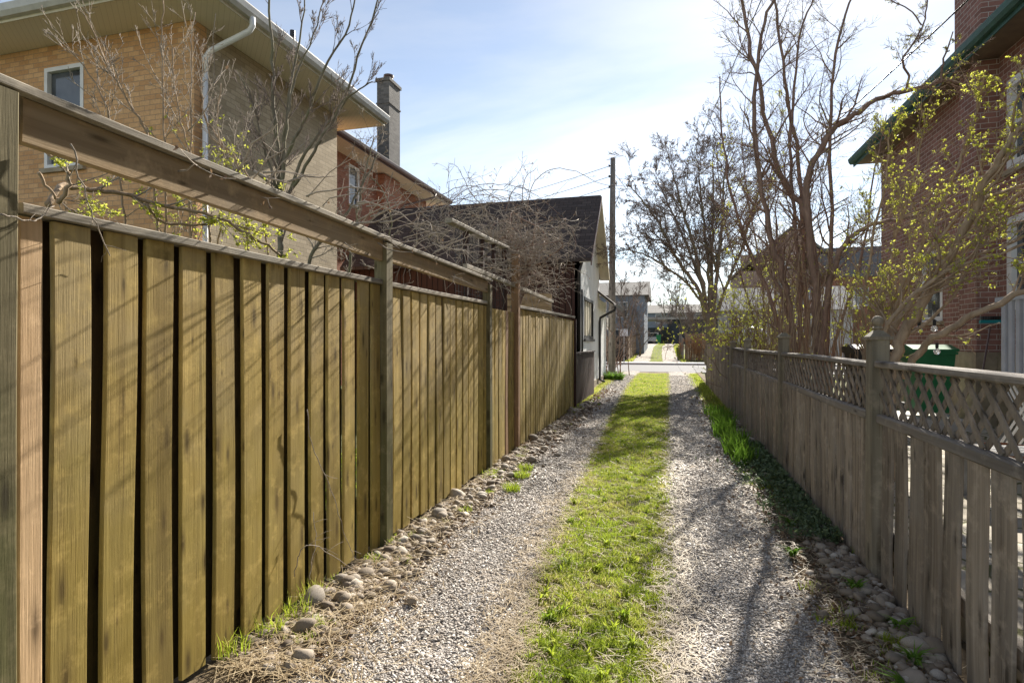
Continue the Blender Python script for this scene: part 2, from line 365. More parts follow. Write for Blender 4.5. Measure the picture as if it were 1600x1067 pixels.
# ------------------------------------------------------------------ ground
rs = np.random.RandomState(5)
def hz(x, y):
    "terrain height: level lane, rising beyond the street"
    y = np.asarray(y, float)
    t = np.clip((y-40)/34, 0, 1)
    return .13*np.clip((y-38)/1.2, 0, 1)+1.1*t*t*(3-2*t)
def lump(x, y, a=.012, f=3.1):
    return a*(np.sin(f*x+1.3*np.sin(f*.7*y))*np.cos(f*.9*y+.8*np.sin(f*1.1*x))+.5*np.sin(2.7*f*x+1)*np.cos(2.3*f*y))
def sheet(name, xs, ys, m, dz=0., bumpy=0., lo=None, hi=None, skirt=0):
    "grid sheet; lo/hi(y) give ragged left and right edges"
    X, Y = np.meshgrid(xs, ys)
    if lo is not None:
        t = (X-xs[0])/(xs[-1]-xs[0]); a = lo(Y[:, :1]); b = hi(Y[:, :1]); X = a+(b-a)*t
    Z = hz(X, Y)+dz+(lump(X, Y, bumpy) if bumpy else 0)
    V = np.stack([X, Y, Z], -1).reshape(-1, 3); nx = len(xs); ny = len(ys)
    i = np.arange(ny-1)[:, None]*nx+np.arange(nx-1)[None, :]; i = i.ravel()
    o = bulk(name, V, np.stack([i, i+1, i+1+nx, i+nx], 1), m, smooth=True)
    return tag(o, kind='structure')
def rag(y, s, a=.05):
    return a*(np.sin(5.1*y+s)+.7*np.sin(11.3*y+2*s)+.5*np.sin(23*y+3*s)+.4*np.sin(47*y+s*5))/1.6
ys_far = np.concatenate([np.arange(-40, 36, 4.), np.arange(36, 82, 1.), np.array([90, 120, 200, 400, 900.])])
sheet('ground', np.array([-600, -200, -80, -40, -20, -10, -5, 0, 5, 10, 20, 40, 80, 200, 600.]), ys_far, LAWN, -.03)
ysn = np.arange(.6, 30.01, .05)
sheet('lane_verge', np.linspace(-2.42, 1.5, 60), ysn, DIRT, 0, .010)
gl = lambda y: np.interp(y, [0, 2.5, 4, 6.5, 12, 20, 30], [-.62, -.66, -.86, -.94, -1.15, -1.36, -1.4])   # left edge of grass strip
gr = lambda y: np.interp(y, [0, 2.5, 4, 12, 30], [-.06, -.05, 0, .0, .0])
def tz(x, y): return hz(x, y)+lump(x, y, .010)
sheet('gravel_track', np.linspace(0, 1, 24), ysn, GRAV, .006, .010, lambda y: np.interp(y, [0, 7, 10, 20, 25, 30], [-1.62, -1.66, -1.85, -2.05, -2.35, -2.4])+rag(y, 1, .07), lambda y: gl(y)+.03+rag(y, 2, .04))
sheet('gravel_track', np.linspace(0, 1, 24), ysn, GRAV, .006, .010, lambda y: gr(y)-.03+rag(y, 3, .035), lambda y: np.interp(y, [0, 4, 16, 26, 30], [.80, .78, .80, 1.1, 1.35])+rag(y, 4, .05))
sheet('grass_strip_soil', np.linspace(0, 1, 24), np.arange(.6, 27.31, .05), TURF, .014, .010, lambda y: gl(y)+rag(y, 5, .04), lambda y: gr(y)+rag(y, 6, .03))

# street, kerbs, far pavement, far lane
q = sheet('street', np.linspace(-60, 60, 40), np.linspace(28.8, 37.4, 8), ASPH, .012); 
q = MB(); q.box(-60, 60, 37.4, 37.55, -.05, .13); q.box(-60, 60, 37.55, 39.1, -.05, .135); tag(q.build('pavement', CONC), kind='structure')
q = MB()
for x in np.arange(-10.5, 12, 1.5): q.box(x-.006, x+.006, 37.56, 39.09, .1, .1385)
tag(q.build('pavement_joint', BLKM), kind='structure')
yf = np.arange(39.1, 76, .5)
cx = lambda y: np.interp(y, [39, 50, 62, 72, 76], [-.8, -1.0, -1.1, -.7, -.2])
sheet('far_lane_track', np.linspace(0, 1, 6), yf, GRAV, .03, 0, lambda y: cx(y)-1.55+rag(y, 1, .06), lambda y: cx(y)-.42+rag(y, 2, .05))
sheet('far_lane_track', np.linspace(0, 1, 6), yf, GRAV, .03, 0, lambda y: cx(y)+.42+rag(y, 3, .05), lambda y: cx(y)+1.55+rag(y, 4, .06))
q = MB(); q.box(1.42, 5.1, -3, 12.6, -.02, .14); tag(q.build('patio', PATIO), kind='structure')

# ------------------------------------------------------------------ scatter helpers
def blades(x, y, z, hgt, wid, lean, rnd, yaw=None, curl=1.0):
    n = len(x); yaw = rs.uniform(0, 2*PI, n) if yaw is None else yaw; la = rs.uniform(0, 2*PI, n)
    b = np.stack([x, y, z], 1); sd = np.stack([np.cos(yaw), np.sin(yaw), 0*x], 1)*(wid/2)[:, None]
    ln = np.stack([np.cos(la)*lean, np.sin(la)*lean, 0*x], 1)*hgt[:, None]
    up = np.zeros((n, 3)); up[:, 2] = hgt
    m = b+up*.55+ln*.3; t = b+up*(1-.3*np.minimum(lean, 1.5)[:, None]*curl)+ln
    V = np.stack([b-sd, b+sd, m-sd*.8, m+sd*.8, t], 1).reshape(-1, 3)
    i = np.arange(n)*5
    Fc = np.concatenate([np.stack([i, i+1, i+3], 1), np.stack([i, i+3, i+2], 1), np.stack([i+2, i+3, i+4], 1)])
    return V, Fc, np.repeat(rnd, 5)
def cat(parts):
    V = []; Fc = []; R = []; n = 0
    for v, f, r in parts: V.append(v); Fc.append(f+n); R.append(r); n += len(v)
    return np.concatenate(V), np.concatenate(Fc), np.concatenate(R)
def vis_y(n, y0, y1, k=1.6):
    "more points near the camera"
    k = 1.01 if k == 1 else k
    t = rs.uniform(0, 1, n); a = y0**(1-k); b = y1**(1-k); return (a+(b-a)*t)**(1/(1-k))
def snoise(x, y, s=0.):
    return (np.sin(1.7*x+2.3*y+s)+np.sin(3.1*x-2.7*y+2*s)+np.sin(5.3*y+1.1*x+3*s)+.8*np.sin(7.9*x+6.1*y+s)+.6*np.sin(13*y-9*x+s))/4.4*.5+.5
# chips of gravel
def chips(n, xlo, xhi, y0, y1, size, k=1.5, ed=.06):
    y = vis_y(n, y0, y1, k); a = xlo(y); b = xhi(y); x = a+(b-a)*rs.uniform(0, 1, n)+rs.normal(0, ed, n)*(rs.uniform(0, 1, n) < .25)
    sz = size*rs.lognormal(0, .35, n)*np.clip(y/5, .8, 1.5)
    base = np.array([(1, 0, 0), (0, 1, 0), (-1, 0, 0), (0, -1, 0), (.3, .2, .55), (-.3, -.2, -.55)], float)
    P0 = base[None]+rs.uniform(-.33, .33, (n, 6, 3)); P0 *= rs.uniform(.55, 1.15, (n, 1, 3))
    P0[:, :, 2] *= .8
    yaw = rs.uniform(0, 2*PI, n); c, s = np.cos(yaw)[:, None], np.sin(yaw)[:, None]
    tl = rs.normal(0, .35, n)[:, None]
    X, Y, Z = P0[:, :, 0].copy(), P0[:, :, 1].copy(), P0[:, :, 2].copy(); Z = Z+X*tl
    V = np.stack([X*c-Y*s, X*s+Y*c, Z], -1)*sz[:, None, None]
    V += np.stack([x, y, tz(x, y)+.007+sz*.12], 1)[:, None, :]
    f = np.array([(0, 1, 4), (1, 2, 4), (2, 3, 4), (3, 0, 4), (1, 0, 5), (2, 1, 5), (3, 2, 5), (0, 3, 5)])
    Fc = (np.arange(n)*6)[:, None, None]+f[None]
    # clumps of worn, dustier ground
    r = np.clip(rs.uniform(0, 1, n)**1.0, 0, 1)
    keep = (snoise(x*1.5, y*1.2, 2) < .74) | (rs.uniform(0, 1, n) < .35)
    Fc = Fc[keep].reshape(-1, 3)
    return V.reshape(-1, 3), Fc, np.repeat(r, 6)
V, Fc, R = chips(80000, lambda y: np.interp(y, [0, 7, 10, 20, 28], [-1.60, -1.66, -1.85, -2.05, -2.3]), lambda y: gl(y)+.02, 1.9, 26, .0088)
tag(bulk('gravel', V, Fc, CHIP, rnd=R), 'pale grey stone chips covering the left wheel track beside the board fence', 'gravel', kind='stuff')
V, Fc, R = chips(70000, lambda y: gr(y)-.02, lambda y: np.interp(y, [0, 4, 16, 28], [.84, .80, .80, 1.2]), 1.9, 26, .0088)
tag(bulk('gravel', V, Fc, CHIP, rnd=R), 'pale grey stone chips covering the right wheel track beside the picket fence', 'gravel', kind='stuff')

# grass in the middle
n = 190000
y = vis_y(n, 1.9, 27.4, 1.25); a = gl(y)-.02; b = gr(y)+.03; x = a+(b-a)*rs.uniform(-.03, 1.03, n)+rs.normal(0, .04, n)
edge = np.minimum(x-a, b-x)
p = snoise(x*3, y*2.2, 1.); q2 = snoise(x*9, y*8, 4.)
keep = (rs.uniform(0, 1, n) < np.clip(.35+edge*5, 0, 1)*np.clip((q2-.30)*4.5, .05, 1)); bare = snoise(x*5.5, y*4.3, 9.) > .70; keep &= ~(bare & (rs.uniform(0, 1, n) < .82)); x, y, p, edge, q2 = x[keep], y[keep], p[keep], edge[keep], q2[keep]; n = len(x)
dens = np.clip(y/6, 1, 3)
h = rs.uniform(.012, .038, n)*(.55+.9*q2)*np.clip(.6+edge*3, .6, 1.1)
pp = snoise(x*2.2+3, y*1.3, 7.)
dead = np.clip(1.7*pp-.52+rs.normal(0, .25, n)+.3*(edge < .12), 0, 1)
V, Fc, R = blades(x, y, tz(x, y)+.012, h, rs.uniform(.0022, .0042, n)*dens, rs.uniform(.1, 1.3, n), np.clip(rs.uniform(0, .45, n)+.55*dead, 0, 1))
wp = [(V, Fc, R)]
for i_ in range(230):      # taller tufts and broad leaved weeds
    y0 = vis_y(1, 2.1, 22, 1.2)[0]; x0 = rs.uniform(gl(y0)+.04, gr(y0)-.02); m_ = rs.randint(8, 34); a_ = rs.uniform(0, 2*PI, m_); r_0 = rs.uniform(.01, .06); wd = rs.choice([.004, .006, .012])
    xx = x0+r_0*np.cos(a_)*rs.uniform(0, 1, m_); yy = y0+r_0*np.sin(a_)*rs.uniform(0, 1, m_)
    wp.append(blades(xx, yy, tz(xx, yy)+.012, rs.uniform(.03, .085, m_), np.full(m_, wd), rs.uniform(.3, 1.6, m_), np.clip(rs.uniform(-.2, .5)+rs.uniform(0, .3, m_), 0, 1)))
V, Fc, R = cat(wp)
tag(bulk('grass', V, Fc, GRASS, rnd=R), 'bright green and yellowing grass growing in the strip between the wheel tracks', 'grass', kind='stuff')

def straws(n, xf, y0, y1, k=1.7, lmin=.04, lmax=.16, w=.0016, zoff=.012, hh=.018):
    y = vis_y(n, y0, y1, k); x = xf(y, n)
    yaw = rs.uniform(0, 2*PI, n); l = rs.uniform(lmin, lmax, n); bend = rs.normal(0, .5, n)
    z = tz(x, y)+zoff+rs.uniform(0, hh, n); tl = rs.normal(0, .12, n)
    V = []; 
    wd = w*np.clip(y/3.5, 1, 3)
    for t in (-.5, 0., .5):
        ax = x+np.cos(yaw+bend*t)*l*t; ay = y+np.sin(yaw+bend*t)*l*t; az = z+l*t*tl+(.25-t*t)*l*.15
        for s in (-1, 1): V.append(np.stack([ax-np.sin(yaw)*wd*s, ay+np.cos(yaw)*wd*s, az], 1))
    V = np.stack(V, 1).reshape(-1, 3); i = np.arange(n)*6
    Fc = np.concatenate([np.stack([i, i+1, i+3, i+2], 1), np.stack([i+2, i+3, i+5, i+4], 1)])
    return V, Fc, np.repeat(rs.uniform(0, 1, n), 6)
def lf_l(y, n):   # heaps by the left fence near the camera
    return -1.98+np.abs(rs.normal(0, 1, n))*np.interp(y, [2, 4, 8, 14], [.33, .24, .12, .14])
V, Fc, R = straws(2300, lf_l, 2.1, 12, 2.3, .05, .24, .0017, .012, .04)
tag(bulk('straw_litter', V, Fc, STRAW, rnd=R), 'dry straw and dead grass stems heaped along the foot of the left board fence', 'straw', kind='stuff')
V, Fc, R = straws(5200, lambda y, n: np.where(rs.uniform(0, 1, n) < .4, gl(y)+(gr(y)-gl(y))*rs.uniform(0, 1, n), gl(y)+rs.normal(-.05, .10, n)), 2, 10, 2.1, .03, .14)
tag(bulk('straw_litter', V, Fc, STRAW, rnd=R), 'dry stems strewn over the middle grass strip and its left edge', 'straw', kind='stuff')
V, Fc, R = straws(5200, lambda y, n: np.where(rs.uniform(0, 1, n) < .55, gr(y)+rs.normal(.05, .09, n), .85+rs.normal(.05, .16, n)), 2, 12, 1.7, .03, .13)
tag(bulk('straw_litter', V, Fc, STRAW, rnd=R), 'dry stems strewn over the right wheel track and its edges', 'straw', kind='stuff')
# dead leaves
def leaves(n, xf, y0, y1, k, size, zoff=.012, tilt=.5):
    y = vis_y(n, y0, y1, k); x = xf(y, n); yaw = rs.uniform(0, 2*PI, n); s = size*rs.uniform(.6, 1.4, n)*np.clip(y/5, 1, 2)
    a = np.stack([np.cos(yaw), np.sin(yaw), rs.normal(0, tilt, n)], 1)*s[:, None]; b = np.stack([-np.sin(yaw), np.cos(yaw), rs.normal(0, tilt, n)], 1)*s[:, None]*.55
    c = np.stack([x, y, tz(x, y)+zoff+s*.2], 1); u_ = np.zeros((n, 3)); u_[:, 2] = s*.25
    V = np.stack([c-a, c-b+u_, c+a, c+b+u_], 1).reshape(-1, 3); i = np.arange(n)*4
    return V, np.concatenate([np.stack([i, i+1, i+2], 1), np.stack([i, i+2, i+3], 1)]), np.repeat(rs.uniform(0, 1, n), 4)
V, Fc, R = leaves(5200, lambda y, n: -2.0+np.abs(rs.normal(0, .22, n)), 2.2, 18, 1.5, .016)
tag(bulk('dead_leaves', V, Fc, LITTER, rnd=R), 'brown dead leaves fallen along the foot of the left fence', 'dead leaves', kind='stuff')
V, Fc, R = leaves(5200, lambda y, n: 1.22-np.abs(rs.normal(0, .26, n)), 2.2, 16, 1.5, .015)
tag(bulk('dead_leaves', V, Fc, LITTER, rnd=R), 'brown dead leaves fallen along the foot of the right fence', 'dead leaves', kind='stuff')
# green tufts along left verge and by the garage
parts = []
def tuft(x0, y0, n, r, hgt, wid=.004, lean=.8, green=.3):
    a = rs.uniform(0, 2*PI, n); rr = r*np.sqrt(rs.uniform(0, 1, n)); x = x0+rr*np.cos(a); y = y0+rr*np.sin(a)
    return blades(x, y, hz(x, y)+0*x, hgt*rs.uniform(.5, 1, n), np.full(n, wid)*rs.uniform(.7, 1.3, n), lean*rs.uniform(.2, 1.3, n), np.clip(green+rs.normal(0, .15, n), 0, 1))
for i in range(46):
    y0 = vis_y(1, 2.4, 17, 1.2)[0]; parts.append(tuft(-1.99+abs(rs.normal(0, .15)), y0, rs.randint(25, 110), rs.uniform(.03, .1), rs.uniform(.04, .09)))
for (x0, y0) in ((-1.93, 2.65), (-1.98, 2.25), (-1.97, 2.85), (-1.95, 2.45)): parts.append(tuft(x0, y0, 60, .07, .16, .005, .5, .45))
for (x0, y0) in ((-1.52, 5.5), (-1.56, 6.05), (-1.6, 6.4)): parts.append(tuft(x0, y0, 220, .09, .12, .005, .9, .3))
n = 5200; y = rs.uniform(11.5, 23, n); x = np.interp(y, [11, 16, 23], [-1.98, -2.2, -2.38])+np.abs(rs.normal(0, 1, n))*np.interp(y, [11, 16, 23], [.07, .14, .14])
parts.append(blades(x, y, hz(x, y), rs.uniform(.03, .09, n), rs.uniform(.006, .011, n), rs.uniform(.2, 1.2, n), rs.uniform(.1, 1, n)))
V, Fc, R = cat(parts)
tag(bulk('verge_grass', V, Fc, GRASS, rnd=R), 'tufts of green grass growing along the foot of the left fence and garage', 'grass', kind='stuff')
parts = []
for i in range(60):
    y0 = vis_y(1, 2.6, 24, 1.1)[0]; parts.append(tuft(1.0+rs.normal(0, .13), y0, rs.randint(20, 90), rs.uniform(.04, .12), rs.uniform(.04, .10), .005))
n = 7000; y = rs.uniform(12, 27, n); x = 1.22-np.abs(rs.normal(0, .17, n)); parts.append(blades(x, y, hz(x, y), rs.uniform(.04, .12, n), rs.uniform(.007, .012, n), rs.uniform(.2, 1.2, n), rs.uniform(0, .8, n)))
V, Fc, R = cat(parts)
tag(bulk('verge_grass', V, Fc, GRASS, rnd=R), 'tufts of green grass growing along the foot of the right picket fence', 'grass', kind='stuff')
n = 16000; y = rs.uniform(39.5, 73, n); x = cx(y)+rs.uniform(-.42, .42, n)
V, Fc, R = blades(x, y, hz(x, y)-.02, rs.uniform(.05, .1, n), np.full(n, .025), rs.uniform(.2, 1, n), rs.uniform(.1, .7, n))
sheet('far_lane_grass_soil', np.linspace(0, 1, 4), yf, LAWN, .034, 0, lambda y: cx(y)-.42+rag(y, 2, .05), lambda y: cx(y)+.42+rag(y, 3, .05))
tag(bulk('grass', V, Fc, GRASS, rnd=R), 'green grass in the middle of the far lane beyond the street', 'grass', kind='stuff')
n = 6000; y = rs.uniform(40, 68, n); sgn = rs.choice([-1, 1], n); x = cx(y)+sgn*(1.6+np.abs(rs.normal(0, .25, n)))
V, Fc, R = blades(x, y, hz(x, y)-.02, rs.uniform(.06, .18, n), np.full(n, .03), rs.uniform(.2, 1, n), rs.uniform(.1, 1, n))
tag(bulk('verge_grass', V, Fc, GRASS, rnd=R), 'rough grass on both verges of the far lane beyond the street', 'grass', kind='stuff')
# lawn behind left fence, seen through the gaps
n = 16000; y = rs.uniform(2, 14, n); x = rs.uniform(-4.2, -2.25, n)
V, Fc, R = blades(x, y, hz(x, y)-.03, rs.uniform(.05, .12, n), np.full(n, .008), rs.uniform(.2, 1, n), rs.uniform(.1, .7, n))
tag(bulk('garden_lawn', V, Fc, GRASS, rnd=R), 'green lawn glimpsed through the gaps of the left board fence', 'lawn', kind='stuff')

# river stones: the largest are things, the rest one object
def pebble_mesh(i):
    r_ = np.random.RandomState(100+i); n, m = 10, 7; vs = [(0, 0, -1)]
    for a in range(1, m):
        for b in range(n): vs.append((math.sin(PI*a/m)*math.cos(2*PI*b/n), math.sin(PI*a/m)*math.sin(2*PI*b/n), -math.cos(PI*a/m)))
    vs.append((0, 0, 1)); V = np.array(vs); k1 = r_.normal(0, 1, (4, 3)); 
    f = 1+sum(.07*np.sin(V@k1[j]*1.8+j) for j in range(4)); V = V*f[:, None]*np.array([1, r_.uniform(.65, .9), r_.uniform(.45, .68)])
    fs = [(0, 1+(b+1) % n, 1+b) for b in range(n)]
    for a in range(m-2):
        for b in range(n): fs.append((1+a*n+b, 1+a*n+(b+1) % n, 1+(a+1)*n+(b+1) % n, 1+(a+1)*n+b))
    t = len(V)-1; fs += [(t, 1+(m-2)*n+b, 1+(m-2)*n+(b+1) % n) for b in range(n)]
    me = bpy.data.meshes.new('river_stone'); me.from_pydata(V.tolist(), [], fs); me.materials.append(COB)
    me.polygons.foreach_set('use_smooth', [True]*len(me.polygons)); return me
pebs = [pebble_mesh(i) for i in range(9)]
def cobbles(cnt, xf, y0, y1, k, lab, grp, s0=.034):
    ys = np.sort(vis_y(cnt, y0, y1, k)); xs = xf(ys, cnt)
    for i in range(cnt):
        o = bpy.data.objects.new('river_stone', pebs[rs.randint(9)]); C.objects.link(o)
        s = s0*rs.lognormal(0, .3)*np.interp(ys[i], [2, 6, 12], [.95, 1.1, 1.3])
        o.location = (xs[i], ys[i], tz(xs[i], ys[i])+s*.62+rs.uniform(0, .015)); o.scale = (s, s, s); o.rotation_euler = (rs.normal(0, .2), rs.normal(0, .2), rs.uniform(0, 6.28))
        tag(o, lab, 'stone', grp)
cobbles(150, lambda y, n: -1.96+np.abs(rs.normal(0, .17, n)), 2.5, 9.5, 1.35, 'rounded river stone lying among straw at the foot of the left board fence', 'river stones along the left fence')
cobbles(150, lambda y, n: 1.22-np.abs(rs.normal(0, .10, n)), 2.3, 9.5, 1.5, 'rounded grey river stone lying at the foot of the right picket fence', 'river stones along the right fence', .032)
def smallstones(n, xf, y0, y1, k, size):
    "rounded pebbles in one mesh"
    y = vis_y(n, y0, y1, k); x = xf(y, n); a_, b_ = 7, 5; T_ = [(0, 0, -1)]
    for a in range(1, b_):
        for b in range(a_): T_.append((math.sin(PI*a/b_)*math.cos(2*PI*b/a_), math.sin(PI*a/b_)*math.sin(2*PI*b/a_), -math.cos(PI*a/b_)))
    T_.append((0, 0, 1)); T_ = np.array(T_); m_ = len(T_); f = [(0, 1+(b+1) % a_, 1+b) for b in range(a_)]
    for a in range(b_-2):
        for b in range(a_): p0, p1, p2, p3 = 1+a*a_+b, 1+a*a_+(b+1) % a_, 1+(a+1)*a_+(b+1) % a_, 1+(a+1)*a_+b; f += [(p0, p1, p2), (p0, p2, p3)]
    f += [(m_-1, 1+(b_-2)*a_+b, 1+(b_-2)*a_+(b+1) % a_) for b in range(a_)]
    sz = size*rs.lognormal(0, .35, n)*np.clip(y/7, 1, 1.5); W = T_[None]*(1+rs.uniform(-.14, .14, (n, m_, 1)))*np.stack([np.ones(n), rs.uniform(.6, .95, n), rs.uniform(.4, .75, n)], 1)[:, None, :]
    yaw = rs.uniform(0, 2*PI, n); c, s_ = np.cos(yaw)[:, None], np.sin(yaw)[:, None]; tl = rs.normal(0, .3, n)[:, None]
    V = np.stack([W[:, :, 0]*c-W[:, :, 1]*s_, W[:, :, 0]*s_+W[:, :, 1]*c, W[:, :, 2]+W[:, :, 0]*tl], -1)*sz[:, None, None]+np.stack([x, y, tz(x, y)+sz*.3+rs.uniform(0, .012, n)], 1)[:, None, :]
    return V.reshape(-1, 3), ((np.arange(n)*m_)[:, None, None]+np.array(f)[None]).reshape(-1, 3), np.repeat(rs.uniform(0, 1, n), m_)
V, Fc, R = smallstones(3400, lambda y, n: -1.98+np.abs(rs.normal(0, .17, n)), 2.2, 14, 1.2, .023)
V2, F2, R2 = chips(3500, lambda y: -1.99+0*y, lambda y: -1.62+0*y, 2.2, 14, .017, 1.2, .05); V, Fc, R = cat([(V, Fc, R), (V2+np.array([0, 0, .006]), F2, R2)])
tag(bulk('small_stones', V, Fc, COB2, rnd=R, smooth=True), 'small brown and grey stones packed along the foot of the left fence', 'stones', kind='stuff')
V, Fc, R = smallstones(3200, lambda y, n: 1.23-np.abs(rs.normal(0, .13, n)), 2.2, 12, 1.3, .020)
tag(bulk('small_stones', V, Fc, COB2, rnd=R, smooth=True), 'small dark stones packed along the foot of the right fence', 'stones', kind='stuff')

# ------------------------------------------------------------------ left board fence
XL = -2.04
lf = thing('board_fence', 'tall olive brown board fence with upper beams lining the left of the lane', 'fence', (XL, 1.3, 0))
random.seed(3)
def fence_bay(y0, y1, ztop, pitch=.18, w=.142, new=(), red=(), back=True):
    f = MB(); b = MB(); nb = MB(); rb = MB(); nl = MB(); y = y0+.002; i = 0
    while y < y1-.05:
        ww = (.072 if i in new else w*random.uniform(.94, 1.07)); ww = min(ww, y1-y-.005); z1 = ztop+random.uniform(-.006, .002); dx = random.uniform(-.004, .004)
        tgt = nb if i in new else rb if i in red else f
        tl = random.uniform(-.006, .006)
        tgt.beam((XL-.012+dx, y+ww/2, random.uniform(.005, .04)), (XL-.012+dx, y+ww/2+tl, z1), ww, .022, up=(1, 0, 0), n=8, warp=random.choice((.002, .003, .004, .007)), ch=.003)
        if False:
            for zn in (.33, .37, 1.73, 1.77):
                yn = y+ww*random.uniform(.2, .8); nl.box(XL-.003, XL+.0022+dx, yn-.0022, yn+.0022, zn-.0022, zn+.0022)
        if back:
            slit = y0 < 3 and 5 < i < 12; yb = y+ww+(pitch-w)*.5+(.045 if y0 < 3 else .03)+random.uniform(-.006, .006)
            if yb+.05 < y1:
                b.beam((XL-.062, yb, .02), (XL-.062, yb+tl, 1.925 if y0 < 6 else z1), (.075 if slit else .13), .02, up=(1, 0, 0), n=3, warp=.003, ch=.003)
        y += .10 if i in new else pitch*random.uniform(.96, 1.05)
        i += 1
    f.build('board_panel', W_L, lf)
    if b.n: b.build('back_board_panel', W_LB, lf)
    if nl.n: tag(nl.build('nail_heads', BLKM, lf), kind='stuff')
    if nb.n: nb.build('board', W_NEW, lf)['label'] = 'pale new pine board'
    if rb.n: rb.build('board', W_RED, lf)['label'] = 'reddish board'
    q = MB(); 
    for z in (.35, 1.75): q = MB(); q.beam((XL-.095, y0, z), (XL-.095, y1, z), .035, .085); q.build('back_rail', W_LY, lf)
fence_bay(1.36, 3.77, 1.915, pitch=.179, w=.130, new=(0,))
fence_bay(3.87, 6.28, 1.915, pitch=.172, w=.136, new=(0,))
fence_bay(6.38, 7.52, 1.90, pitch=.155, w=.125, new=(0,), red=(5,))
fence_bay(7.70, 12.62, 1.965, pitch=.16, w=.126)
def post(yc, z, w=.095, m=W_PST, dx=0., lab=None):
    q = MB(); q.beam((XL+dx, yc, -.05), (XL+dx, yc, z), w, w, up=(1, 0, 0), n=5, warp=.003, ch=.004)
    o = q.build('post', m, lf)
    if lab: o['label'] = lab
    return o
post(1.275, 2.29, .10); post(3.82, 2.225, .10); post(6.33, 2.16, .09); post(7.60, 2.70, .10, W_RED, 0, 'tall dark reddish post'); post(12.66, 2.0, .09, W_BRN)
def rail(name, a, b, w, t, m, warp=.004):
    q = MB(); q.beam(a, b, w, t, n=14, warp=warp, ch=.004); return q.build(name, m, lf)
rail('cap_rail', (XL-.036, 1.36, 1.932), (XL-.036, 3.77, 1.936), .115, .034, W_CAP)
rail('cap_rail', (XL-.036, 3.875, 1.934), (XL-.036, 6.285, 1.946), .105, .034, W_CAP)
rail('cap_rail', (XL-.036, 7.66, 1.985), (XL-.036, 12.64, 2.045), .12, .04, W_CAP)
rail('top_beam', (XL-.0, 1.36, 2.222), (XL-.0, 3.765, 2.165), .036, .15, W_LY, .002)
rail('top_beam', (XL-.0, 3.875, 2.165), (XL-.0, 6.28, 2.13), .036, .125, W_LY, .002)
rail('beam_cap', (XL-.005, 1.2, 2.318), (XL-.005, 3.85, 2.256), .11, .032, W_CAP)
rail('beam_cap', (XL-.005, 3.86, 2.248), (XL-.005, 6.36, 2.215), .11, .030, W_CAP)
rail('beam_cap', (XL-.02, 5.6, 2.29), (XL-.02, 10.3, 2.235), .05, .05, W_CAP, .008)
# trellis behind the fence
tr = thing('garden_trellis', 'dark weathered trellis with wire mesh standing above the left fence under the vine', 'trellis', (-2.3, 6.3, 0))
q = MB(); q.beam(P(700, 345, 6.0), P(792, 388, 7.9), .09, .05, n=8, warp=.006, ch=.01); q.build('top_rail', W_CAP, tr)
for (u_, v_, d_) in ((728, 362, 6.5), (753, 372, 7.0), (771, 380, 7.4), (788, 388, 7.8)):
    p = P(u_, v_, d_); q = MB(); q.beam((p.x, p.y, 0), (p.x, p.y, p.z), .05, .05, up=(1, 0, 0), n=3); q.build('post', W_BRN, tr)
a0 = P(712, 352, 6.2); a1 = P(790, 388, 7.85); q = MB()
for i in range(22):
    t = i/21; p = a0.lerp(a1, t); q.beam((p.x, p.y, 1.9), (p.x, p.y, p.z-.03), .004, .004, up=(1, 0, 0))
for z in np.arange(1.95, 2.68, .1): q.beam((a0.x, a0.y, z), (a1.x, a1.y, z), .004, .004)
q.build('wire_mesh', BLKM, tr)
q = MB(); p0 = P(815, 500, 11.2); q.box(-3.3, -2.35, 11.6, 11.63, 1.2, 2.5); tag(q.build('plywood_panel', PLY), 'bare tan plywood sheet standing upright behind the far end of the board fence', 'panel')
q = MB()
for i in range(21): q.beam((XL-.02, 12.80+i*.168, .0), (XL-.02, 12.80+i*.168, 1.2+random.uniform(-.005, .005)), .155, .022, up=(1, 0, 0), n=2, warp=.002, ch=.003)
bf = thing('low_fence', 'low dark brown board fence between the end of the tall fence and the white garage', 'fence', (XL, 12.7, 0))
q.build('board_panel', W_BRN, bf); q = MB(); q.beam((XL-.02, 12.72, 1.225), (XL-.02, 16.25, 1.225), .09, .035); q.build('cap_rail', W_BRN, bf)

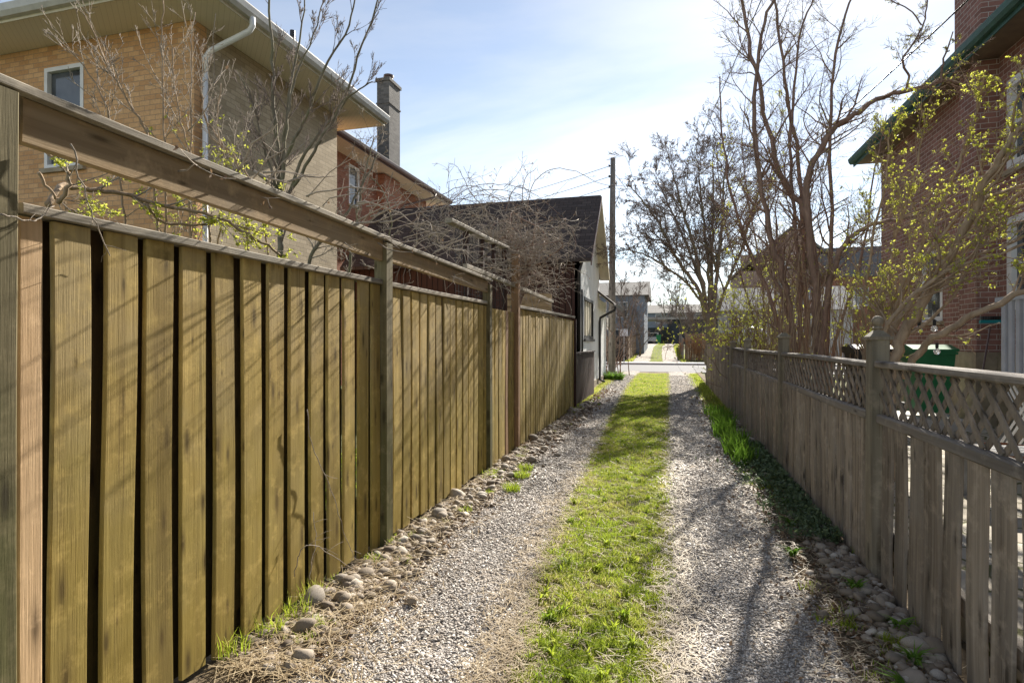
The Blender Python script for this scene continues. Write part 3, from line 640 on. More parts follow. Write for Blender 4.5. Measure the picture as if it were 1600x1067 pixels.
# ------------------------------------------------------------------ right picket fence with lattice
XR = 1.275
rf = thing('picket_fence', 'weathered grey picket fence with lattice top lining the right of the lane', 'fence', (XR, 1, 0))
def rbay(y0, y1, lattice=True, ztop=1.37, lam=1.0, pitch=.203, w=.158):
    q = MB(); y = y0+.01
    while y < y1-.04:
        ww = min(w*random.uniform(.9, 1.06), y1-y-.004); z1 = (lam+.03) if lattice else ztop+random.uniform(-.015, .015)
        tl = random.uniform(-.009, .009)
        q.beam((XR-.02+random.uniform(-.008, .008), y+ww/2, random.uniform(.0, .04)), (XR-.02, y+ww/2+tl, z1+random.uniform(-.01, .0)), ww, .018, up=(1, 0, 0), n=5, warp=.006, ch=.003)
        y += pitch*random.uniform(.95, 1.06)
    q.build('picket_panel', W_R, rf)
    q = MB(); q.beam((XR+.02, y0, .3), (XR+.02, y1, .3), .04, .09, n=6, warp=.004, ch=.005)
    if not lattice: q.build('back_rail', W_RY, rf); q = MB(); q.beam((XR+.02, y0, 1.1), (XR+.02, y1, 1.1), .04, .09, n=6, warp=.004, ch=.005)
    q.build('back_rail', W_RY, rf)
    if lattice:
        q = MB(); q.beam((XR, y0, 1.02), (XR, y1, 1.015), .062, .062, n=12, warp=.005, ch=.01); q.build('middle_rail', W_RY, rf)
        q = MB(); q.beam((XR, y0, 1.352), (XR, y1, 1.358), .075, .04, n=12, warp=.006, ch=.008); q.build('top_rail', W_RY, rf)
        zl, zh = 1.05, 1.333; hh = zh-zl
        for sgn, dx in ((1, -.006), (-1, .006)):
            q = MB(); y = y0-hh
            while y < y1:
                ya, yb = (y, y+hh); za, zb = (zl, zh) if sgn > 0 else (zh, zl)
                a = Vector((XR+dx, ya, za)); b = Vector((XR+dx, yb, zb))
                lo, hi = max(0, (y0-ya)/hh), min(1, (y1-ya)/hh)
                if hi-lo > .12: q.beam(a.lerp(b, lo), a.lerp(b, hi)+Vector((0, random.uniform(-.012, .012), 0)), .031, .008, up=(1, 0, 0), n=2, warp=.0025)
                y += .133*random.uniform(.97, 1.03)
            q.build('lattice_panel', W_LAT, rf)
def rpost(yc, z, ball):
    q = MB(); q.beam((XR, yc, -.05), (XR, yc, z), .105, .105, up=(1, 0, 0), n=5, warp=.003, ch=.006); p = q.build('post', W_PSR, rf)
    q = MB(); c = (XR, yc, z)
    q.box(XR-.068, XR+.068, yc-.068, yc+.068, z+.001, z+.02); 
    q.add([(XR-.06, yc-.06, z+.0205), (XR+.06, yc-.06, z+.0205), (XR+.06, yc+.06, z+.0205), (XR-.06, yc+.06, z+.0205), (XR-.022, yc-.022, z+.06), (XR+.022, yc-.022, z+.06), (XR+.022, yc+.022, z+.06), (XR-.022, yc+.022, z+.06)],
          [(0, 1, 5, 4), (1, 2, 6, 5), (2, 3, 7, 6), (3, 0, 4, 7), (4, 5, 6, 7)])
    if ball: q.lathe((XR, yc, z+.055), [(.022, 0), (.022, .012), (.030, .016), (.030, .022), (.022, .028)]+[(.034*math.sin(PI*t), .062-.036*math.cos(PI*t)) for t in (.2, .32, .44, .56, .68, .8, .9, .97)], 16)
    q.build('post_cap', W_PSR, p)
rbay(.2, 1.0); rpost(1.04, 1.51, True)
rbay(1.10, 4.02); rpost(4.09, 1.51, True)
rbay(4.16, 7.07); rpost(7.14, 1.54, False)
rbay(7.21, 10.2); rpost(10.27, 1.50, False)
rbay(10.34, 12.4); rpost(12.46, 1.46, False)
rbay(12.54, 20.3, False, 1.40)
rpost(20.36, 1.42, False)

# ------------------------------------------------------------------ buildings
def wall_with_holes(name, m, parent, axis, c, a0, a1, z0, z1, holes=(), th=.25, inward=1):
    "wall slab in plane axis=c spanning a0..a1, z0..z1 with rectangular holes (a,b,za,zb)"
    q = MB(); As = sorted({a0, a1, *[h[0] for h in holes], *[h[1] for h in holes]}); Zs = sorted({z0, z1, *[h[2] for h in holes], *[h[3] for h in holes]})
    lo, hi = min(c, c+inward*th), max(c, c+inward*th)
    for i in range(len(As)-1):
        for j in range(len(Zs)-1):
            ma, mz = (As[i]+As[i+1])/2, (Zs[j]+Zs[j+1])/2
            if any(h[0] < ma < h[1] and h[2] < mz < h[3] for h in holes): continue
            if axis == 'x': q.box(lo, hi, As[i], As[i+1], Zs[j], Zs[j+1], .5)
            else: q.box(As[i], As[i+1], lo, hi, Zs[j], Zs[j+1], .5)
    return q.build(name, m, parent)
def window(parent, axis, c, a0, a1, z0, z1, out=-1, fm=None, fw=.07, bars=0, mid=True, name='window', sill=True):
    "window in a wall hole: frame (part), pane and sill as sub-parts. out: direction the wall faces"
    fm = fm or FRAME; q = MB()
    def bx(A0, A1, Z0, Z1, d0, d1):
        l, h = sorted((c+out*d0, c+out*d1))
        if axis == 'x': q.box(l, h, A0, A1, Z0, Z1)
        else: q.box(A0, A1, l, h, Z0, Z1)
    bx(a0, a0+fw, z0, z1, -.10, .012); bx(a1-fw, a1, z0, z1, -.10, .012); bx(a0+fw, a1-fw, z1-fw, z1, -.10, .012); bx(a0+fw, a1-fw, z0, z0+fw, -.10, .012)
    if mid: bx(a0+fw, a1-fw, (z0+z1)/2-.025, (z0+z1)/2+.025, -.09, -.01)
    for i in range(bars):
        t = a0+(a1-a0)*(i+1)/(bars+1); bx(t-.02, t+.02, z0+fw, z1-fw, -.08, -.02)
    w_ = q.build(name, fm, parent)
    q = MB(); bx(a0+fw*.8, a1-fw*.8, z0+fw*.8, z1-fw*.8, -.075, -.06); q.build('pane', GLASS, w_)
    if sill: q = MB(); bx(a0-.05, a1+.05, z0-.075, z0-.002, -.02, .06); q.build('sill', fm if fm is not FRAME else STONE_F, w_)
    return w_
# --- tan brick house
h1 = thing('brick_house', 'two storey tan brick house with wide cream soffit and white downspout behind the left fence', 'house', (-7.2, 7.3, 0))
X1, Y1, Y1b, Z1 = -7.2, 7.3, 11.3, 6.56
wa0 = P(78, 0, 10).x; 
def xat(u_, Y):  # X on plane Y seen at photo column u
    k_ = (u_-800)/F; return Y*(k_*CT-ST)/(CT+k_*ST)
wx0, wx1 = xat(70, Y1), xat(131, Y1)
dW = Y1*CT-(wx0+wx1)/2*ST
wz1, wz0 = 1.5+(533.5-103)/F*dW, 1.5+(533.5-262)/F*dW
wall_with_holes('front_wall', BR_TAN, h1, 'y', Y1, -17, X1, -.1, Z1, [(wx0, wx1, wz0, wz1), (wx0-3.6, wx0-2.7, wz0, wz1), (wx0, wx1, .9, 2.5)])
window(h1, 'y', Y1, wx0, wx1, wz0, wz1); window(h1, 'y', Y1, wx0-3.6, wx0-2.7, wz0, wz1); window(h1, 'y', Y1, wx0, wx1, .9, 2.5)
wall_with_holes('side_wall', BR_BUF, h1, 'x', X1, Y1+.25, Y1b, -.1, Z1, [], inward=-1)
wall_with_holes('rear_wall', BR_TAN, h1, 'y', Y1b, -17, X1-.251, -.1, Z1, [], inward=-1)
q = MB(); ex = X1+.78; ey0 = Y1-.75; ey1 = Y1b+.7
q.box(-17.5, ex, ey0, ey1, Z1+.001, Z1+.03); q.build('soffit', SOFFIT, h1)
q = MB(); q.box(-17.5, ex+.02, ey0-.02, ey0, Z1-.03, Z1+.17); q.box(ex, ex+.02, ey0, ey1+.02, Z1-.03, Z1+.17); q.box(-17.5, ex, ey1, ey1+.02, Z1-.03, Z1+.17); q.build('fascia', CREAMF, h1)
def gutter(par, a, b, m, r=.06, out=Vector((1, 0, 0))):
    a = Vector(a); b = Vector(b); q = MB(); prof = [(0, -r), (r*.9, -r), (r*1.5, -r*.2), (r*1.7, r), (r*1.85, r), (r*1.85, r*.8), (r*1.6, -r*.35), (r, -r*1.15), (0, -r*1.15)]
    vs = []; 
    for p in (a, b):
        for (x, z) in prof: vs.append(p+out*x+Vector((0, 0, z)))
    k_ = len(prof); q.add(vs, [(i, (i+1) % k_, k_+(i+1) % k_, k_+i) for i in range(k_)]+[tuple(range(k_)), tuple(range(k_, 2*k_))]); return q.build('gutter', m, par)
gutter(h1, (ex+.021, ey0, Z1+.10), (ex+.021, ey1+.03, Z1+.10), FASC, .075)
gutter(h1, (ex+.02, ey0-.021, Z1+.10), (-17.5, ey0-.021, Z1+.10), FASC, .075, Vector((0, -1, 0)))
q = MB(); zr = Z1+.172
q.add([(-17.5, ey0-.05, zr), (ex+.05, ey0-.05, zr), (ex+.05, ey1+.05, zr), (-17.5, ey1+.05, zr), (ex-2.4, (ey0+ey1)/2, zr+1.25), (-17.5, (ey0+ey1)/2, zr+1.25)], [(0, 1, 4, 5), (1, 2, 4), (2, 3, 5, 4), (0, 5, 3), (0, 3, 2, 1)]); q.build('roof', SH_GRY, h1)
q = MB(); c_ = Vector((X1+.06, Y1+.16, 0)); top = Vector((ex+.10, Y1+.25, Z1+.03))
q.tube([top, top+Vector((0, 0, -.13)), top+Vector((-.06, 0, -.2)), Vector((c_.x+.1, c_.y+.02, Z1-.42)), Vector((c_.x, c_.y, Z1-.52)), Vector((c_.x, c_.y, Z1-.75))], .045, 10)
q.tube([Vector((c_.x, c_.y, Z1-.7)), Vector((c_.x, c_.y, 0))], .042, 10); q.build('downspout', WHITE, h1, True)
q = MB(); p = P(457, 95, 11.2); q.lathe((p.x, p.y, Z1+.3), [(.05, 0), (.05, .75)], 10); q.build('vent_pipe', BLKM, h1)
# --- red brick house
h2 = thing('brick_house', 'red brick house with brown gutters and tall grey chimney behind the dark roofed garage', 'house', (-10.9, 16, 0))
X2, Z2, Y2a, Y2b = -10.9, 8.0, 14.2, 24.5
def yat(u_, X): # Y on plane X seen at photo column u
    d_ = F*X/CT/(u_-1045); return (d_+X*ST)/CT
def zat(v_, X, Y): return 1.5+(533.5-v_)/F*(Y*CT-X*ST)
wy0, wy1 = yat(545, X2), yat(561, X2); wzb, wzt = zat(322, X2, (wy0+wy1)/2), zat(260, X2, (wy0+wy1)/2)
wall_with_holes('side_wall', BR_RED, h2, 'x', X2, Y2a, Y2b, -.1, Z2, [(wy0, wy1, wzb, wzt)], inward=-1)
wall_with_holes('front_wall', BR_RED, h2, 'y', Y2a, -19, X2-.25, -.1, Z2, []); wall_with_holes('rear_wall', BR_RED, h2, 'y', Y2b, -19, X2-.25, -.1, Z2, [], inward=-1)
window(h2, 'x', X2, wy0, wy1, wzb, wzt, out=1, fw=.06)
py0, py1 = yat(601, X2+.35), yat(625, X2+.35)
q = MB(); q.box(X2+.001, X2+.35, py0, py1, -.1, Z2-.05, .5); q.build('chimney_breast', BR_RED, h2)
e2 = X2+.85
q = MB(); q.box(-19.5, e2, Y2a-.6, Y2b+.8, Z2+.001, Z2+.03); q.build('soffit', SOFFIT, h2)
q = MB(); q.box(e2, e2+.02, Y2a-.6, Y2b+.82, Z2-.02, Z2+.16); q.box(-19.5, e2, Y2b+.8, Y2b+.82, Z2-.02, Z2+.16); q.box(-19.5, e2, Y2a-.62, Y2a-.6, Z2-.02, Z2+.16); q.build('fascia', BRNM, h2)
gutter(h2, (e2+.021, Y2a-.6, Z2+.1), (e2+.021, Y2b+.84, Z2+.1), BRNM, .07)
q = MB(); zr = Z2+.165; ym = (Y2a+Y2b)/2
q.add([(-19.5, Y2a-.65, zr), (e2+.05, Y2a-.65, zr), (e2+.05, Y2b+.85, zr), (-19.5, Y2b+.85, zr), (e2-4.5, Y2a+3.9, zr+2.9), (e2-4.5, Y2b-3.7, zr+2.9), (-19.5, ym, zr+2.9)], [(0, 1, 4, 6), (1, 2, 5, 4), (2, 3, 6, 5), (4, 5, 6), (0, 6, 3), (0, 3, 2, 1)]); q.build('roof', SH_GRY, h2)
yd = yat(628, X2+.1); q = MB(); q.tube([(e2+.1, yd+1.6, Z2+.02), (e2+.06, yd+1.5, Z2-.15), (X2+.12, yd+.2, Z2-.75), (X2+.07, yd+.1, Z2-.95), (X2+.07, yd+.1, .0)], .045, 8); q.build('downspout', BRNM, h2, True)
# chimney
cy0 = yat(608, X2+.35); cy1 = yat(625, X2+.35); cx0 = xat(589, cy0); zc = zat(121, X2+.35, cy0)
q = MB(); q.box(cx0, X2+.35, cy0, cy1, Z2+.2, zc-.12, .5); q.box(cx0-.03, X2+.38, cy0-.03, cy1+.03, zc-1.0, zc-.95, .5); q.box(cx0-.05, X2+.40, cy0-.05, cy1+.05, zc-.12, zc, .5)
ch_ = q.build('chimney', BR_GRY, h2); q = MB(); q.lathe(((cx0+X2+.35)/2, (cy0+cy1)/2, zc+.001), [(.16, 0), (.17, .22), (.2, .23), (.2, .3), (.14, .31)], 14); q.build('chimney_pot', BRNM, ch_)

# --- garage
g = thing('garage', 'white stucco garage with brown side wall and steep dark roof left of the lane', 'garage', (-2.45, 16.4, 0))
XG = -2.45; YG0, YG1 = 16.4, 20.9; ZG = 4.05; YM = 18.65; ZR = 6.15; XGB = -10.15
wall_with_holes('side_wall', SIDING, g, 'y', YG0, XGB, XG-.021, -.1, ZG, [], .2)
gy0, gy1 = 16.98, 19.15
q = wall_with_holes('gable_wall', STUCCO, g, 'x', XG, YG0, YG1, .18, ZG, [(gy0, gy1, 1.58, 2.85)], .18, -1)
q = MB(); q.prism([(XG-.18, YG0, ZG), (XG-.18, YG1, ZG), (XG-.18, YM, ZR-.12)], (.18, 0, 0), .5); q.build('gable_peak', STUCCO, g)
q = MB(); q.box(XG-.18, XG+.02, YG0+.01, YG1+2.6, -.1, .179); q.build('foundation', STONE_F, g)
ww = window(g, 'x', XG, gy0, gy1, 1.58, 2.85, out=1, fm=BLKM, fw=.09, bars=0, mid=False)
q = MB()
for i in range(4): t = gy0+.25+(gy1-gy0-.3)*i/4; q.box(XG-.055, XG-.03, t, t+.26, 1.68, 2.75)
q.build('shutter_slat', CREAMF, ww)
# roof slabs with overhang
ov = .32; sl_ = (ZR-ZG)/(YM-YG0)
for sgn, nm in ((-1, 'roof'), (1, 'roof')):
    ye = YM+sgn*(YM-YG0+.3); ze = ZR-sl_*(YM-YG0+.3)
    q = MB(); q.prism([(XG+ov, YM, ZR), (XG+ov, ye, ze), (XG+ov, ye, ze+.10), (XG+ov, YM, ZR+.12)], (XGB-XG-ov, 0, 0), .5); q.build(nm, SH_BRN, g)
    q = MB(); q.prism([(XG+ov+.001, YM, ZR-.10), (XG+ov+.001, ye, ze-.12), (XG+ov+.001, ye, ze+.06), (XG+ov+.001, YM, ZR+.08)], (.03, 0, 0), .5); q.build('bargeboard', CREAMF if sgn > 0 else BRNM, g)
    q = MB(); q.prism([(XG+.001, YM, ZR-.025), (XG+.001, ye, ze-.025), (XG+.001, ye, ze-.003), (XG+.001, YM, ZR-.003)], (ov-.002, 0, 0), .5); q.build('gable_soffit', CREAMF, g)
q = MB(); q.tube([(XG+.05, YG0-.12, ZG-.25), (XG-.05, YG0-.06, ZG-.55), (XG-.05, YG0-.06, 1.3)], .045, 8); q.tube([(XG+.05, YG0-.10, 3.0), (XG+.05, YG0-.10, .95)], .03, 8); q.build('downspout', BLKM, g, True)
# lean-to extension
xe = thing('lean_to', 'small white lean-to with black downspout at the far end of the garage', 'outbuilding', (XG, 21, 0))
wall_with_holes('wall', STUCCO, xe, 'x', XG-.02, YG1+.002, 23.4, .18, 3.05, [], .18, -1); wall_with_holes('rear_wall', STUCCO, xe, 'y', 23.4, -6, XG-.021, 0, 3.05, [], .18, -1)
q = MB(); q.prism([(-1.88, YG1-.5, 2.80), (-1.88, YG1-.5, 2.87), (-3.4, YG1-.5, 4.10), (-3.4, YG1-.5, 4.02)], (0, 3.4, 0), .5); q.build('roof', SH_BRN, xe)
q = MB(); q.prism([(-1.90, YG1-.46, 2.765), (-1.90, YG1-.46, 2.795), (XG+.01, YG1-.46, 3.25), (XG+.01, YG1-.46, 3.22)], (0, 3.3, 0), .5); q.build('soffit', CREAMF, xe)
gutter(xe, (-1.89, YG1-.5, 2.80), (-1.89, YG1+2.9, 2.80), BLKM, .06)
q = MB(); q.tube([(-1.83, YG1-.35, 2.73), (-1.86, YG1-.35, 2.62), (XG+.08, YG1-.35, 2.35), (XG+.06, YG1-.35, 2.2), (XG+.06, YG1-.35, .12), (XG+.25, YG1-.35, .05)], .045, 8); q.build('downspout', BLKM, xe, True)

# --- right dark red brick house
h3 = thing('brick_house', 'dark red brick house with green eave, white windows and tall chimney behind the right fence', 'house', (5.1, 10, 0))
X3, Z3, Y3a, Y3b = 5.1, 6.05, -6, 16.1
fz = 1.33
wY0, wY1 = 9.25, 10.62
uz0, uz1 = 4.15, 5.55; lz0, lz1 = 1.98, 3.42
wall_with_holes('side_wall', BR_DK, h3, 'x', X3, Y3a, Y3b, fz, Z3, [(wY0, wY1, uz0, uz1), (wY0, wY1, lz0, lz1), (12.8, 13.7, 1.9, 3.3)], inward=1)
wall_with_holes('foundation', STONE_F, h3, 'x', X3-.03, Y3a, Y3b+.02, -.1, fz-.002, [], .3, 1)
wall_with_holes('rear_wall', BR_DK, h3, 'y', Y3b, X3+.25, 14, -.1, Z3, [], inward=-1)
window(h3, 'x', X3, wY0, wY1, uz0, uz1, out=-1, fw=.13, fm=FRAME); window(h3, 'x', X3, wY0, wY1, lz0, lz1, out=-1, fw=.13, fm=FRAME); window(h3, 'x', X3, 12.8, 13.7, 1.9, 3.3, out=-1, fw=.09)
q = MB(); q.box(4.78, X3-.031, 10.85, 11.45, -.1, fz-.003, .5); q.build('chimney_footing', STONE_F, h3)
q = MB(); q.box(4.80, X3-.001, 10.87, 11.43, fz, Z3-.01, .5); cb_ = q.build('chimney_breast', BR_DK, h3)
q = MB(); q.box(4.86, 5.5, 10.87, 11.75, Z3+.3, 9.4, .5); q.box(4.80, 5.56, 10.81, 11.81, 9.4, 9.55, .5); q.build('chimney', BR_DK, h3)
e3 = 4.62
q = MB(); q.box(e3, X3+.2, Y3a, Y3b+.4, Z3+.001, Z3+.03); q.build('soffit', m_plain('brown_soffit', (.16, .12, .09), .7, .3, .2), h3)
q = MB(); q.box(e3-.025, e3, Y3a, Y3b+.42, Z3-.05, Z3+.16); q.build('fascia', GREENM, h3)
gutter(h3, (e3-.026, Y3a, Z3+.09), (e3-.026, Y3b+.43, Z3+.09), GREENM, .065, Vector((-1, 0, 0)))
q = MB(); q.prism([(e3-.03, Y3b+.42, Z3+.165), (9.5, Y3b+.42, 10.2), (14.4, Y3b+.42, Z3+.165)], (0, -22, 0), .5); q.build('roof', SH_GRY, h3)

# --- porch with grey railing and white lattice skirt
po = thing('porch', 'small porch with grey slatted railing and white lattice skirt against the dark brick house', 'porch', (3.9, 7.9, 0))
q = MB(); q.box(3.85, 5.06, 5.6, 8.3, 1.0, 1.06); q.build('floor', m_plain('grey_deck_paint', (.42, .44, .48), .6, .4, .1), po)
GRP = m_plain('pale_blue_grey_paint', (.46, .50, .57), .5, .4, .08)
q = MB()
for i in range(9): q.box(3.95+i*.127, 3.95+i*.127+.072, 8.22, 8.25, 1.08, 1.98)
for i in range(18): q.box(3.86, 3.89, 5.6+i*.147, 5.6+i*.147+.072, 1.08, 1.98)
q.build('baluster_row', GRP, po); q = MB(); q.box(3.84, 5.06, 8.21, 8.27, 1.981, 2.03); q.box(3.84, 3.90, 5.6, 8.208, 1.981, 2.03); q.build('handrail', GRP, po)
q = MB()
for sgn in (1, -1):
    for i in range(30):
        y_ = 5.2+i*.11; a = Vector((3.88+.012*sgn, y_, .16 if sgn > 0 else .98)); b = Vector((3.88+.012*sgn, y_+.8, .98 if sgn > 0 else .16))
        if y_ > 5.5 and y_+.8 < 8.35: q.beam(a, b, .035, .008, up=(1, 0, 0))
q.box(3.86, 3.90, 5.6, 8.3, .14, .18); q.build('lattice_skirt', WHITE, po)
# --- patio things
def wheelie(x, y, z, rz, col, label):
    m = m_plain('bin_plastic', col, .45, .5, .12); t = thing('wheelie_bin', label, 'bin', (x, y, z), 'bins beside the brick house')
    q = MB(); b0, b1 = .22, .28; vs = [(-b0, -b0, .08), (b0, -b0, .08), (b0, b0, .08), (-b0, b0, .08), (-b1, -b1*1.1, 1.05), (b1, -b1*1.1, 1.05), (b1, b1*1.1, 1.05), (-b1, b1*1.1, 1.05)]
    q.add([Vector(v)+Vector((x, y, z)) for v in vs], [(0, 3, 2, 1), (4, 5, 6, 7), (0, 1, 5, 4), (1, 2, 6, 5), (2, 3, 7, 6), (3, 0, 4, 7)])
    q.box(x-.30, x+.30, y-.33, y+.33, z+1.0, z+1.04); q.build('body', m, t)
    q = MB(); q.prism([(x-.31, y-.34, z+1.045), (x-.31, y+.36, z+1.045), (x-.31, y+.36, z+1.10), (x-.31, y-.05, z+1.15), (x-.31, y-.34, z+1.08)], (.62, 0, 0)); q.build('lid', m, t)
    for s_ in (-1, 1):
        q = MB(); n = 14; cy = y+.24; vs = [(x+s_*.25+dx, cy+.1*math.cos(2*PI*j/n), z+.1+.1*math.sin(2*PI*j/n)) for dx in (-.02, .02) for j in range(n)]
        q.add(vs, [(j, (j+1) % n, n+(j+1) % n, n+j) for j in range(n)]+[tuple(range(n)), tuple(range(n, 2*n))]); q.build('wheel', BLKM, t)
    return t
wheelie(4.0, 10.6, .3, 0, (.02, .16, .06), 'green wheelie bin beside the brick chimney breast')
wheelie(3.25, 10.9, .3, 0, (.012, .013, .015), 'black wheelie bin left of the green one near the brick house')
q = MB(); q.box(2.8, 4.4, 10.1, 11.3, .1, .3); tag(q.build('bin_pad', CONC), kind='structure')
br_ = thing('broom', 'push broom with teal head leaning upside down against the brick wall', 'broom', (4.6, 9.9, .14))
q = MB(); q.tube([P(1534, 590, 8.3), P(1548, 507, 8.9)], .012, 6); q.build('handle', BRNM, br_)
p = P(1550, 503, 8.9); q = MB(); q.box(p.x-.16, p.x+.16, p.y-.03, p.y+.03, p.z-.02, p.z+.03); hd = q.build('head', m_plain('teal_plastic', (.01, .22, .24), .5, .4), br_)
q = MB(); 
for i in range(14): q.box(p.x-.15+i*.022, p.x-.14+i*.022, p.y-.025, p.y+.025, p.z+.031, p.z+.09)
q.build('bristles', BLKM, hd)
sg = thing('string_lights', 'string of clear globe bulbs hanging behind the right fence near the bins', 'lights', (2.6, 7, 1.6))
pts = [P(1395, 470, 6.6), P(1420, 494, 6.7), P(1436, 500, 6.8), P(1460, 499, 6.9), P(1490, 520, 7.0), P(1560, 470, 7.6)]
q = MB(); q.tube(pts, .004, 4); q.build('cable', BLKM, sg)
kb = M('clear_bulb_glass', .05, .6); kb.b.inputs['Transmission Weight'].default_value = .7; BULB = kb.done((.9, .9, .9))
for (u_, v_, d_) in ((1436, 500, 6.8), (1460, 499, 6.9), (1464, 535, 6.95), (1400, 474, 6.6)):
    p = P(u_, v_, d_); q = MB(); q.lathe((p.x, p.y, p.z-.075), [(.014, 0), (.018, .02), (.018, .07)], 10); s_ = q.build('bulb_socket', BLKM, sg)
    q = MB(); q.lathe((p.x, p.y, p.z-.15), [(.004, 0), (.024, .008), (.036, .028), (.038, .042), (.030, .062), (.014, .0745)], 14); q.build('bulb', BULB, s_, True)
# picnic bench and ornaments seen through the lattice
bt = thing('garden_bench', 'grey wooden garden bench on the patio seen through the fence lattice', 'bench', (2.9, 5.2, .14))
GW = m_plain('grey_bench_wood', (.28, .28, .28), .8, .2, .2, 9, .4)
q = MB(); 
for i in range(3): q.box(2.4, 3.6, 5.6+i*.13, 5.71+i*.13, .56, .59)
q.build('seat', GW, bt)
for x_ in (2.5, 3.45):
    for y_ in (5.62, 5.92): q = MB(); q.box(x_, x_+.06, y_, y_+.06, .14, .558); q.build('leg', GW, bt)
pt = thing('plant_pot', 'terracotta plant pot on the patio behind the lattice', 'pot', (3.3, 6.9, .14)); q = MB(); q.lathe((3.3, 6.9, .14), [(.11, 0), (.16, .26), (.18, .26), (.18, .31), (.155, .31), (.14, .2)], 18); q.build('pot', m_plain('terracotta', (.38, .15, .07), .85, .2), pt)
q = MB(); q.lathe((3.3, 6.9, .34), [(.14, 0), (.10, .012), (.02, .016)], 16); q.build('soil', DIRT, pt)
tb = thing('storage_tub', 'round teal tub standing on the patio behind the lattice', 'tub', (3.4, 5.2, .14)); q = MB(); q.lathe((3.5, 6.2, .14), [(.2, 0), (.26, .38), (.285, .38), (.285, .41), (.25, .41), (.2, .05)], 20); q.build('tub', m_plain('teal_tub_plastic', (.02, .26, .30), .45, .5), tb)
tb.location = (3.5, 6.2, .14)
for o in tb.children: o.location = -tb.location

# ------------------------------------------------------------------ pole, wires
pl = thing('utility_pole', 'tall weathered wooden utility pole standing beside the lane past the garage', 'utility pole', (-2.35, 24.6, 0))
pb = P(956, 590, 24.2); PX, PY = pb.x, pb.y; pt_ = P(958, 248, 24.2)
q = MB(); q.tube([(PX, PY, -.1), (PX+.01, PY, 3), (PX+.02, PY, 6), (pt_.x, PY, pt_.z)], [.16, .145, .13, .11], 12, .4); q.build('pole', m_wood('pole_timber', (.15, .135, .12), (.29, .27, .245), 'z', grey=(.24, .22, .20)), pl, True)
for dz_ in (.3, .75, 1.2):
    q = MB(); q.lathe((pt_.x-.16, PY, pt_.z-dz_-.05), [(.02, 0), (.045, .02), (.03, .05), (.045, .08), (.02, .1)], 10); q.build('insulator', BLKM, pl)
q = MB(); q.box(PX-.20, PX-.13, PY-.2, PY-.1, 2.0, 2.5); q.build('meter_box', FASC, pl)
def wire(a, b, sag, r, label, grp='overhead wires'):
    a = Vector(a); b = Vector(b); pts = []
    for i in range(25):
        t = i/24; p = a.lerp(b, t); p.z -= sag*4*t*(1-t); pts.append(p)
    q = MB(); q.tube(pts, r, 4); tag(q.build('overhead_wire', BLKM), label, 'wire', grp)
T0 = Vector((pt_.x, PY, pt_.z))
wire(T0+Vector((-.1, 0, -.3)), P(560, 345, 60), .8, .012, 'topmost wire running left from the utility pole')
wire(T0+Vector((-.1, 0, -.75)), P(560, 358, 60), .8, .012, 'middle wire running left from the utility pole')
wire(T0+Vector((-.1, 0, -1.2)), P(560, 370, 60), .8, .012, 'lowest wire running left from the utility pole')
wire(T0+Vector((.1, 0, -.3)), P(1420, 262, 60), .8, .012, 'upper wire running right from the utility pole behind the bare tree')
wire(T0+Vector((.1, 0, -.9)), P(1420, 285, 60), .8, .012, 'lower wire running right from the utility pole behind the bare tree')
wire(P(1105, 345, 23), P(1560, -45, 7.5), .3, .016, 'thick black service cable climbing right past the chimney')
wire(T0+Vector((.1, 0, -.7)), P(1130, 480, 30), .1, .010, 'service wire sloping down right from the pole into the bare tree')
wire(P(1080, 245, 24), P(1215, -60, 8), .1, .010, 'thin wire climbing steeply right over the lane')
# street sign on far side
ss = thing('street_sign', 'small pale sign on a thin grey post beside the far pavement', 'sign', (-4, 37, 0)); p = P(975, 560, 36.8)
q = MB(); q.tube([(p.x, p.y, 0), (p.x, p.y, 2.35)], .03, 8); q.build('post', FASC, ss); q = MB(); q.box(p.x-.25, p.x+.25, p.y-.045, p.y-.032, 1.85, 2.3); q.build('sign_plate', WHITE, ss)

# ------------------------------------------------------------------ beyond the street
def simple_house(name, label, cat, x0, x1, y0, y1, z0, z1, wm, rm, ridge, axis='x', wins=(), group=None, ovh=.4):
    t = thing(name, label, cat, ((x0+x1)/2, y0, z0), group)
    holes = [(a, b, c_, d_) for (a, b, c_, d_) in wins]
    wall_with_holes('front_wall', wm, t, 'y', y0, x0, x1, z0, z1, holes, .2)
    for (a, b, c_, d_) in wins: window(t, 'y', y0, a, b, c_, d_, fw=.08, sill=False)
    q = MB(); q.box(x0, x0+.2, y0+.2, y1, z0, z1, .5); q.box(x1-.2, x1, y0+.2, y1, z0, z1, .5); q.box(x0+.2, x1-.2, y1-.2, y1, z0, z1, .5); q.build('side_wall', wm, t)
    q = MB()
    if axis == 'x': q.prism([(x0-ovh, y0-ovh, z1-.05), (x0-ovh, (y0+y1)/2, ridge), (x0-ovh, y1+ovh, z1-.05)], (x1-x0+2*ovh, 0, 0), .5)
    else: 
        q.prism([(x0-ovh, y0-ovh, z1+.0), ((x0+x1)/2, y0-ovh, ridge), (x1+ovh, y0-ovh, z1+.0), (x1+ovh-.35, y0-ovh, z1+.0), ((x0+x1)/2, y0-ovh, ridge-.22), (x0-ovh+.35, y0-ovh, z1+.0)], (0, y1-y0+2*ovh, 0), .5)
        g_ = MB(); g_.prism([(x0, y0, z1), ((x0+x1)/2, y0, ridge-.28), (x1, y0, z1)], (0, .2, 0), .5); g_.build('gable', wm, t)
    q.build('roof', rm, t); return t
BLUES = m_plain('blue_grey_siding', (.20, .24, .29), .7, .3, .12); GRYW = m_plain('grey_siding', (.46, .45, .43), .7, .3, .12); DKW = m_plain('dark_blue_grey_boards', (.07, .085, .10), .8, .2, .3)
def X_at(u_, d_): return P(u_, 500, d_)
